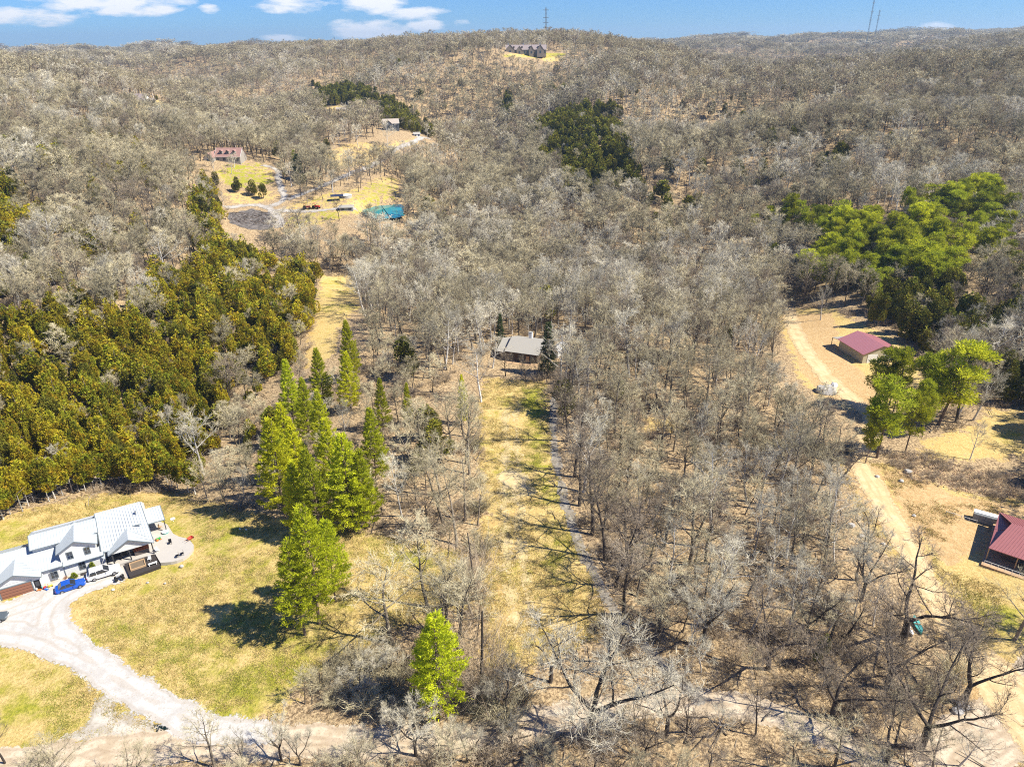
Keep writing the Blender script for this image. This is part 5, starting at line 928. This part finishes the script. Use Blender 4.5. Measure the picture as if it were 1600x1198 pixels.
for px, py, w_ in [(500,1070,1),(530,1050,1.1),(560,1035,1.2),(545,1080,1.1),(580,1060,1.3),(600,1035,1.1),(610,1085,1.2),(570,1105,1.1),(520,1100,1),(630,1060,1.1),(640,1105,1.2),(745,1110,1.2),(770,1085,1.1),(790,1130,1.2),(820,1090,1.1),(745,760,.9),(748,800,1),(750,860,1.1),(742,700,.9),(1460,1090,1.1),(1490,1060,1),(1500,980,.9),(1520,1010,1)]:
    base(px, py, random.uniform(2.6,4.2), 'thicket', w_, 'dead grey shrub thicket '+('on the lawn side of the bottom pine' if px < 650 else 'along the strip edge' if px < 900 else 'beside the ochre track'), 'dead_shrub', 'shrub', 'dead grey thickets')
for px, py in [(612,1150),(700,1165),(800,1165),(560,1190),(440,1188),(380,1195),(470,1195),(730,1190),(860,1190)]:
    base(px, py, random.uniform(5,8), 'oakp', .9, 'small pale forked tree below the dirt road', 'bare_tree', 'tree', 'small pale trees below the dirt road')
for px, py in [(372,300),(395,305),(412,310),(338,292)]:
    base(px, py, 8, 'cedard', 1.2, 'dark bushy cedar below the far house lawn', 'cedar_tree', 'cedar', 'dark cedars below the far lawn')
# cedars with bare feet along the left field edge
for i in range(26):
    t = i/25; px = -20+t*330; py = np.interp(px, [-20,60,150,260,310], [830,792,770,762,778])-4
    p = at(px+random.uniform(-6,6), py-random.uniform(0,6)); HERO.append((p[0], p[1], 'cedarhi', random.uniform(7.5,10), random.uniform(.8,1.05), 'bare-footed olive cedar edging the tan field', 'cedar_tree', 'cedar', 'cedars along the field edge behind the white farmhouse'))
def scatter_sites():
    X = []; Y = []; S = []; y = 46.0
    while y < 5200:
        s = 5.1 if y < 230 else (6.0 if y < 500 else 7.2 if y < 800 else 9 if y < 1300 else 14 if y < 2200 else 24); hw = .78*y+38
        x = np.arange(-hw, hw, s); X.append(x+RNG.uniform(-.48,.48,len(x))*s); Y.append(np.full(len(x), y)+RNG.uniform(-.48,.48,len(x))*s); S.append(np.full(len(x), s)); y += s
    return np.concatenate(X), np.concatenate(Y), np.concatenate(S)
X, Y, S = scatter_sites()
# cedars stand closer than the broadleaved trees: extra sites inside their stands
EX = []
for P, sh, k_ in DENS:
    if sh < .6: continue
    m_ = int((P[:,0].max()-P[:,0].min())*(P[:,1].max()-P[:,1].min())/(22 if k_ != 'rpine' else 60)); ex = RNG.uniform(P[:,0].min(), P[:,0].max(), m_); ey = RNG.uniform(P[:,1].min(), P[:,1].max(), m_); q_ = sdist(P, ex, ey) > -1; EX.append(np.stack([ex[q_], ey[q_], np.full(q_.sum(), {'cedar': 1, 'cedard': 2, 'rpine': 3}[k_])]))
EX = np.concatenate(EX, 1); X = np.concatenate([X, EX[0]]); Y = np.concatenate([Y, EX[1]]); S = np.concatenate([S, np.full(EX.shape[1], 5.0)]); EXK = np.concatenate([np.zeros(len(X)-EX.shape[1]), EX[2]])
ok = ~blocked(X, Y); hx = np.array([h[0] for h in HERO]); hy = np.array([h[1] for h in HERO])
# clusters and thin places
ok &= ~((vnoise(X/14, Y/14, 21) < .16) & (Y < 400))
for i_ in (5,6,7): ok &= ~((sdist(LAWN_W[i_][0], X, Y) > 0) & (RNG.uniform(size=len(X)) < .86))
X, Y, S, EXK = X[ok], Y[ok], S[ok], EXK[ok]
near = Y < 500; dmin = np.full(len(X), 99.0); idx = np.where(near)[0]
for a, b in zip(hx, hy): dmin[idx] = np.minimum(dmin[idx], np.hypot(X[idx]-a, Y[idx]-b))
ok = dmin > 2.6; X, Y, S, EXK = X[ok], Y[ok], S[ok], EXK[ok]
# the pine grove keeps to itself
GRV = world_poly([(400,800),(395,700),(420,600),(470,560),(600,580),(640,700),(620,800)]); ok = ~((sdist(GRV, X, Y) > 0) & (RNG.uniform(size=len(X)) < .78)); X, Y, S, EXK = X[ok], Y[ok], S[ok], EXK[ok]
n = len(X); kd = np.full(n, 'bare', dtype='<U8'); u = RNG.uniform(size=n); pn = vnoise(X/45, Y/45, 31); pn2 = vnoise(X/90+5, Y/90, 32)
kd[u < np.clip((pn-.38)*1.1, .03, .5)] = 'pale'; kd[(u > .72+.2*pn2)] = 'dark'
for P, sh, k_ in DENS:
    m = (sdist(P, X, Y)+(vnoise(X/12, Y/12, 77)-.5)*22 > 0) & (RNG.uniform(size=n) < sh); kd[m] = k_; kd[m & (RNG.uniform(size=n) < .18) & (k_ == 'cedar')] = 'cedard'
for v_, k_ in ((1,'cedar'),(2,'cedard'),(3,'rpine')): kd[(EXK == v_) & (RNG.uniform(size=n) < (.84 if v_ == 1 else .93))] = k_
kd[(EXK == 1) & (RNG.uniform(size=n) < .15)] = 'cedard'
kd[(RNG.uniform(size=n) < .03) & (Y < 900) & (kd == 'bare')] = 'cedard'
ht = RNG.normal(13.5, 2.2, n).clip(6, 18); ht[(kd == 'cedar') | (kd == 'cedard')] = RNG.uniform(4.2, 12.5, ((kd == 'cedar') | (kd == 'cedard')).sum()); ht[kd == 'rpine'] = RNG.uniform(9,16,(kd=='rpine').sum())
low = sdist(world_poly([(930,600),(1200,560),(1300,640),(1320,800),(1450,1000),(1500,1198),(500,1198),(760,1100),(940,960)]), X, Y) > 0
ht[low & (kd != 'cedar')] *= RNG.uniform(.65, 1.0, (low & (kd != 'cedar')).sum())
ht[(Y < 75)] = np.minimum(ht[(Y < 75)], RNG.uniform(5, 9, (Y < 75).sum()))
inst = np.zeros(n, bool)
for P, sh, k_ in DENS:
    if sh >= .5: inst |= sdist(P, X, Y) > -1
inst |= sdist(GRV, X, Y) > -8; inst &= (kd == 'bare') | (kd == 'pale') | (kd == 'dark'); ht[inst] *= RNG.uniform(.5, .72, inst.sum())
iscd = (kd == 'cedar') | (kd == 'cedard'); wid = RNG.uniform(.85, 1.2, n); wid[(ht < 10) & (kd == 'bare')] *= 1.25
wid *= np.where(S > 8, S/7.0, np.where(S > 5.5, 1.22, 1)); wid *= RNG.uniform(.85, 1.25, n); wid[iscd] *= RNG.uniform(.6, 1.1, iscd.sum()); ht *= np.where(S > 20, 1.35, np.where(S > 10, 1.15, 1))
Z = H(X, Y); px, py, dep = project(X, Y, Z+ht*.5); size = ht/dep*1.0; vis = (px > -30) & (px < 1630) & (py < 1260) & (py > 20)
print('tree sites', n, {k_: int((kd == k_).sum()) for k_ in np.unique(kd)})
REG = [((0,1140,1600,1300),'below the bottom dirt road'),((560,880,790,1140),'in the brushy row left of the grass strip'),((0,840,560,1140),'beside the lawn'),((880,1000,1260,1140),'above the dirt road bend'),((1260,1000,1600,1140),'beside the ochre track foot'),
 ((940,860,1200,1000),'in the lower wood right of the strip'),((1200,860,1480,1000),'in the lower wood by the track'),((880,720,1100,860),'beside the grey path'),((1100,720,1340,860),'near the ochre track head'),
 ((860,600,1080,720),'right of the strip top'),((1080,600,1320,720),'left of the barn yard'),((860,450,1250,600),'behind the grey roofed house'),((560,450,860,600),'left of the grey roofed house'),
 ((600,600,770,880),'between the pine grove and the grass strip'),((340,560,600,840),'around the green pine grove'),((0,560,340,850),'on the slope behind the white farmhouse'),((0,430,340,560),'on the upper left slope'),((340,430,560,560),'beside the upper pasture'),((1250,430,1600,600),'behind the maroon roofed barn'),((1320,600,1600,860),'on the slope right of the barn pines'),
 ((0,0,560,430),'on the far left hillside'),((560,0,1100,450),'in the middle distance wood'),((1100,0,1600,450),'on the far right hillside')]
def region(a, b):
    for (x0, y0, x1, y1), t in REG:
        if x0 <= a < x1 and y0 <= b < y1: return t
    return 'beyond the bottom wood' if b > 1100 else 'in the outer wood'
META = {'bare': ('bare_tree','grey-brown bare tree'), 'pale': ('bare_tree','pale grey bare tree'), 'dark': ('bare_tree','dark barked bare tree'), 'oak': ('bare_tree','black forked bare tree'), 'oakp': ('bare_tree','pale forked bare tree'),
        'cedar': ('cedar_tree','olive and bronze cedar'), 'cedarhi': ('cedar_tree','olive cedar with bare foot'), 'cedard': ('cedar_tree','dark green cedar'), 'rpine': ('pine_tree','round crowned green pine'), 'wpine': ('pine_tree','bright green pine')}
REFH = {'thicket': 3.4, 'snag': 14, 'wpinelone': 18, 'cedar': 9, 'cedarhi': 9, 'cedard': 9, 'wpine': 18, 'spruce': 14}
def plant(x, y, kind_, h, wd, label, name, cat, grp, lean=.05, seed=0):
    rg = random.Random(int(x*131+y*17)+seed); tm, cmh = rg.choice(K[kind_]); s = h/REFH.get(kind_, 15)
    e = empty(name, (x, y, h1(x, y)-.05), 0, label, cat, grp); e.rotation_euler = (rg.gauss(0, lean), rg.gauss(0, lean), rg.uniform(0, 6.28)); e.scale = (s*wd, s*wd, s)
    link('trunk', tm, e); link('crown', cmh, e); return e
for x, y, k_, h, wd, lab, nm, cat, grp in HERO:
    plant(x, y, k_, h, wd, lab or 'round crowned green pine '+region(*[float(v[0]) for v in project(np.array([x]), np.array([y]), H(x, y)+h/2)[:2]]), nm, cat, grp, .015 if nm != 'bare_tree' else .04)
taken = np.zeros(n, bool); iscedar = (kd == 'cedar') | (kd == 'cedard'); ispine = kd == 'rpine'
for mask, cap, cat in ((~iscedar & ~ispine, 300-38, 'tree'), (iscedar, 300-30, 'cedar'), (ispine, 60, 'pine tree')):
    c = np.where(mask & vis)[0]; c = c[np.argsort(-size[c])][:cap]
    hs = np.quantile(ht[c], [.33,.66])
    for i in c:
        taken[i] = True; nm, t = META[kd[i]]; reg = region(px[i], py[i]); sz_ = 'small' if ht[i] < hs[0] else ('tall' if ht[i] > hs[1] else 'mid-sized')
        sh_ = 'narrow ' if wid[i] < .95 else ('broad ' if wid[i] > 1.1 else '')
        plant(X[i], Y[i], kd[i], ht[i], wid[i], f'{sz_} {sh_}{t} {reg}', nm, cat, f'{t}s {reg}', .06 if cat == 'tree' else .03)
rest = ~taken
# the remaining wood: past the count limit, one object of its own per sort
def scatter(name, meshes, X, Y, Z, idx, rot, scl, label, cat):
    src = bpy.data.collections.new(name+'_plants')
    for i, me in enumerate(meshes): src.objects.link(bpy.data.objects.new('%s_plant_%02d' % (name, i), me))
    me = bpy.data.meshes.new(name); me.vertices.add(len(X)); me.vertices.foreach_set('co', np.stack([X, Y, Z], -1).astype(np.float32).ravel())
    for nm, ty, arr, f in (('pick','INT',idx,'value'),('turn','FLOAT_VECTOR',rot,'vector'),('size','FLOAT_VECTOR',scl,'vector')):
        me.attributes.new(nm, ty, 'POINT').data.foreach_set(f, np.asarray(arr, np.int32 if ty == 'INT' else np.float32).ravel())
    o = link(name, me); ng = bpy.data.node_groups.new(name, 'GeometryNodeTree'); ng.interface.new_socket('Geometry', in_out='INPUT', socket_type='NodeSocketGeometry'); ng.interface.new_socket('Geometry', in_out='OUTPUT', socket_type='NodeSocketGeometry')
    gi = ng.nodes.new('NodeGroupInput'); go = ng.nodes.new('NodeGroupOutput'); ip = ng.nodes.new('GeometryNodeInstanceOnPoints'); ci = ng.nodes.new('GeometryNodeCollectionInfo'); ci.inputs['Collection'].default_value = src; ci.inputs['Separate Children'].default_value = True; ci.inputs['Reset Children'].default_value = True
    def na(nm, ty): a = ng.nodes.new('GeometryNodeInputNamedAttribute'); a.data_type = ty; a.inputs['Name'].default_value = nm; return a.outputs['Attribute']
    L = ng.links; L.new(gi.outputs[0], ip.inputs['Points']); L.new(ci.outputs[0], ip.inputs['Instance']); ip.inputs['Pick Instance'].default_value = True
    L.new(na('pick','INT'), ip.inputs['Instance Index']); L.new(na('turn','FLOAT_VECTOR'), ip.inputs['Rotation']); L.new(na('size','FLOAT_VECTOR'), ip.inputs['Scale']); L.new(ip.outputs[0], go.inputs[0])
    md = o.modifiers.new('scatter', 'NODES'); md.node_group = ng; return tag(o, label, cat, kind='stuff')
def do_scatter(name, sel, groups, label, cat, ref):
    """groups: function from site index array to mesh list index"""
    meshes, pick = groups; i = np.where(sel)[0]; m = len(i)
    if m == 0: return
    s = ht[i]/ref(i); rot = np.stack([RNG.normal(0,.05,m), RNG.normal(0,.05,m), RNG.uniform(0,6.28,m)], 1); scatter(name, meshes, X[i], Y[i], Z[i]-.1, pick(i), rot, np.stack([s*wid[i], s*wid[i], s], 1), label, cat)
dist = Y
wood = ~iscedar & ~ispine & rest
def pick_near(i): return np.where(kd[i] == 'pale', 6+RNG.integers(0,3,len(i)), np.where(kd[i] == 'dark', 9+RNG.integers(0,3,len(i)), RNG.integers(0,6,len(i))))
def pick_far(i): return np.where(kd[i] == 'pale', 6, np.where(kd[i] == 'dark', 4+RNG.integers(0,2,len(i)), RNG.integers(0,4,len(i))))
do_scatter('bare_wood', wood & (dist < 520), (FM['bare']+FM['pale']+FM['dark'], pick_near), 'grey-brown leafless wood filling the valley and lower slopes', 'wood', lambda i: 15.)
do_scatter('far_wood', wood & (dist >= 520), (FM['fbare']+FM['fdark']+FM['fpale'], pick_far), 'leafless woodland covering the far hills to the horizon', 'woodland', lambda i: 15.)
do_scatter('cedar_wood', iscedar & rest, (FM['cedar']+FM['cedard'], lambda i: np.where(kd[i] == 'cedar', RNG.integers(0,3,len(i)), 3+RNG.integers(0,2,len(i)))), 'cedars beyond the nearest ones, olive on the left slope and dark in the distance', 'cedar wood', lambda i: 9.)
if (ispine & rest).any(): do_scatter('pine_wood', ispine & rest, (FM['rpine'], lambda i: RNG.integers(0,2,len(i))), 'round crowned pines among bare trees on the right hillside', 'pine wood', lambda i: 15.)
# undergrowth
B = [mesh_np('brush', *bush(s), M_brush) for s in (1,2,3,4)]
m_ = 15000; bx = RNG.uniform(-1,1,m_); by = 48+RNG.uniform(0,1,m_)**.8*330; bx = bx*(.76*by+25); okb = ~blocked(bx, by, .2) & (vnoise(bx/11, by/11, 51) > .38)
bx, by = bx[okb], by[okb]; m_ = len(bx); s = RNG.uniform(.35,1.1,m_)
bk = np.concatenate([RNG.uniform(BANK.min(0), BANK.max(0), (420,2))]); bk = bk[sdist(BANK, bk[:,0], bk[:,1]) > -1]; bx = np.append(bx, bk[:,0]); by = np.append(by, bk[:,1]); m_ = len(bx); s = np.append(s, RNG.uniform(.25,.6,len(bk)))
scatter('undergrowth', B, bx, by, H(bx, by), RNG.integers(0,4,m_), np.stack([np.zeros(m_), np.zeros(m_), RNG.uniform(0,6.28,m_)],1), np.stack([s*1.3, s*1.3, s],1), 'brown leafless undergrowth and dead brush on the wood floor', 'undergrowth')
# dead branches and sticks lying on the floor
def logs(seed):
    rg = np.random.default_rng(seed); br = [grow(rg.normal(size=3)*[2,2,.05]+[0,0,.12], np.append(rg.normal(size=2), 0), rg.uniform(1.5,4.5), .08, .03, 3, .1, 0, rg) for _ in range(3)]
    v, f = tubes_np(br, 4); return mesh_np('branch', v, f, M_bark if seed % 2 else M_barkd)
LG = [logs(i) for i in range(6)]; m_ = 2600; bx = RNG.uniform(-1,1,m_); by = 48+RNG.uniform(0,1,m_)**.8*260; bx = bx*(.76*by+20); okb = ~blocked(bx, by, .5); bx, by = bx[okb], by[okb]; m_ = len(bx); s = RNG.uniform(.6,1.4,m_)
scatter('fallen_branches', LG, bx, by, H(bx, by), RNG.integers(0,6,m_), np.stack([np.zeros(m_), np.zeros(m_), RNG.uniform(0,6.28,m_)],1), np.stack([s,s,s],1), 'grey fallen branches and logs strewn on the wood floor', 'fallen wood')
# grass tufts in the open
def tuft(seed, mat):
    rg = np.random.default_rng(seed); n_ = 26; b_ = rg.normal(size=(n_,3))*[.28,.28,0]; d_ = rg.normal(size=(n_,3))*[.5,.5,0]+[0,0,1]; d_ /= np.linalg.norm(d_, axis=1)[:,None]; v, f = slivers(b_, d_, rg.uniform(.12,.3,n_), np.full(n_, .05), rg); return mesh_np('tuft', v, f, mat)
M_gs = plant_mat('straw blades', [(.44,.34,.13),(.56,.44,.19),(.34,.27,.10)]); M_gg = plant_mat('green blades', [(.28,.28,.05),(.22,.26,.04),(.36,.34,.08)])
T = [tuft(i, M_gs) for i in range(3)]+[tuft(i+3, M_gg) for i in range(3)]
m_ = 90000; bx = RNG.uniform(-1,1,m_); by = 52+RNG.uniform(0,1,m_)**.9*120; bx = bx*(.76*by+12); w_ = np.full(m_, -9.0)
for P, g in LAWN_W[:2]+LAWN_W[15:16]: w_ = np.maximum(w_, sdist(P, bx, by))
for P in [road, drive]+DIRT_W[:2]+FOOT: w_ = np.where(sdist(P, bx, by) > -.2, -9, w_)
gz = np.zeros(m_)
for P in GREEN_W: gz = np.maximum(gz, sdist(P, bx, by) > 0)
okb = (w_ > -.5) & (vnoise(bx/5, by/5, 61)+vnoise(bx/1.7, by/1.7, 62)*.6 > .62); bx, by, gz = bx[okb], by[okb], gz[okb]; m_ = len(bx); s = RNG.uniform(.5,1.3,m_)
scatter('grass', T, bx, by, H(bx, by)-.02, RNG.integers(0,3,m_)+3*(RNG.uniform(size=m_) < .2+.6*gz), np.stack([np.zeros(m_), np.zeros(m_), RNG.uniform(0,6.28,m_)],1), np.stack([s*1.3,s*1.3,s],1), 'straw and green grass tufts on the open lawns', 'grass')
print('grass', m_)

# look-alikes: say which one, counted from the left
def nth(k): return {1:'first',2:'second',3:'third',4:'fourth',5:'fifth',6:'sixth',7:'seventh',8:'eighth',9:'ninth',10:'tenth'}.get(k, f'{k}th' if 10 < k % 100 < 14 else f"{k}{ {1:'st',2:'nd',3:'rd'}.get(k % 10, 'th') }")
byl = {}
for o in COL.objects:
    if o.parent is None and 'label' in o and o.get('category'): byl.setdefault(o['label'], []).append(o)
for lab, L_ in byl.items():
    if len(L_) < 2: continue
    q = sorted(L_, key=lambda o: float(project(np.array([o.location.x]), np.array([o.location.y]), np.array([o.location.z+3]))[0][0]))
    for k, o in enumerate(q): o['label'] = f'{nth(k+1)} from left, {lab}' if len(lab.split()) <= 13 else f'{nth(k+1)} from left, '+' '.join(lab.split()[:13])

for o in COL.objects:
    if o.parent is None and len(str(o.get('label','')).replace('-',' ').split()) > 16: print('LONG', o.name, '|', o['label'])
# the air over the valley
hz_ = MB().box(-10600, 10600, -290, 12100, GROUND_MIN-1, 240).build('haze', bpy.data.materials.new('haze'), kind='stuff'); hm = hz_.data.materials[0]; hm.use_nodes = True; hm.node_tree.nodes.clear()
v_ = hm.node_tree.nodes.new('ShaderNodeVolumePrincipled'); v_.inputs['Color'].default_value = (.55,.77,1,1); v_.inputs['Density'].default_value = 0.0001; v_.inputs['Anisotropy'].default_value = .2
o_ = hm.node_tree.nodes.new('ShaderNodeOutputMaterial'); hm.node_tree.links.new(v_.outputs[0], o_.inputs['Volume']); hz_['label'] = 'thin pale haze over the far hills'
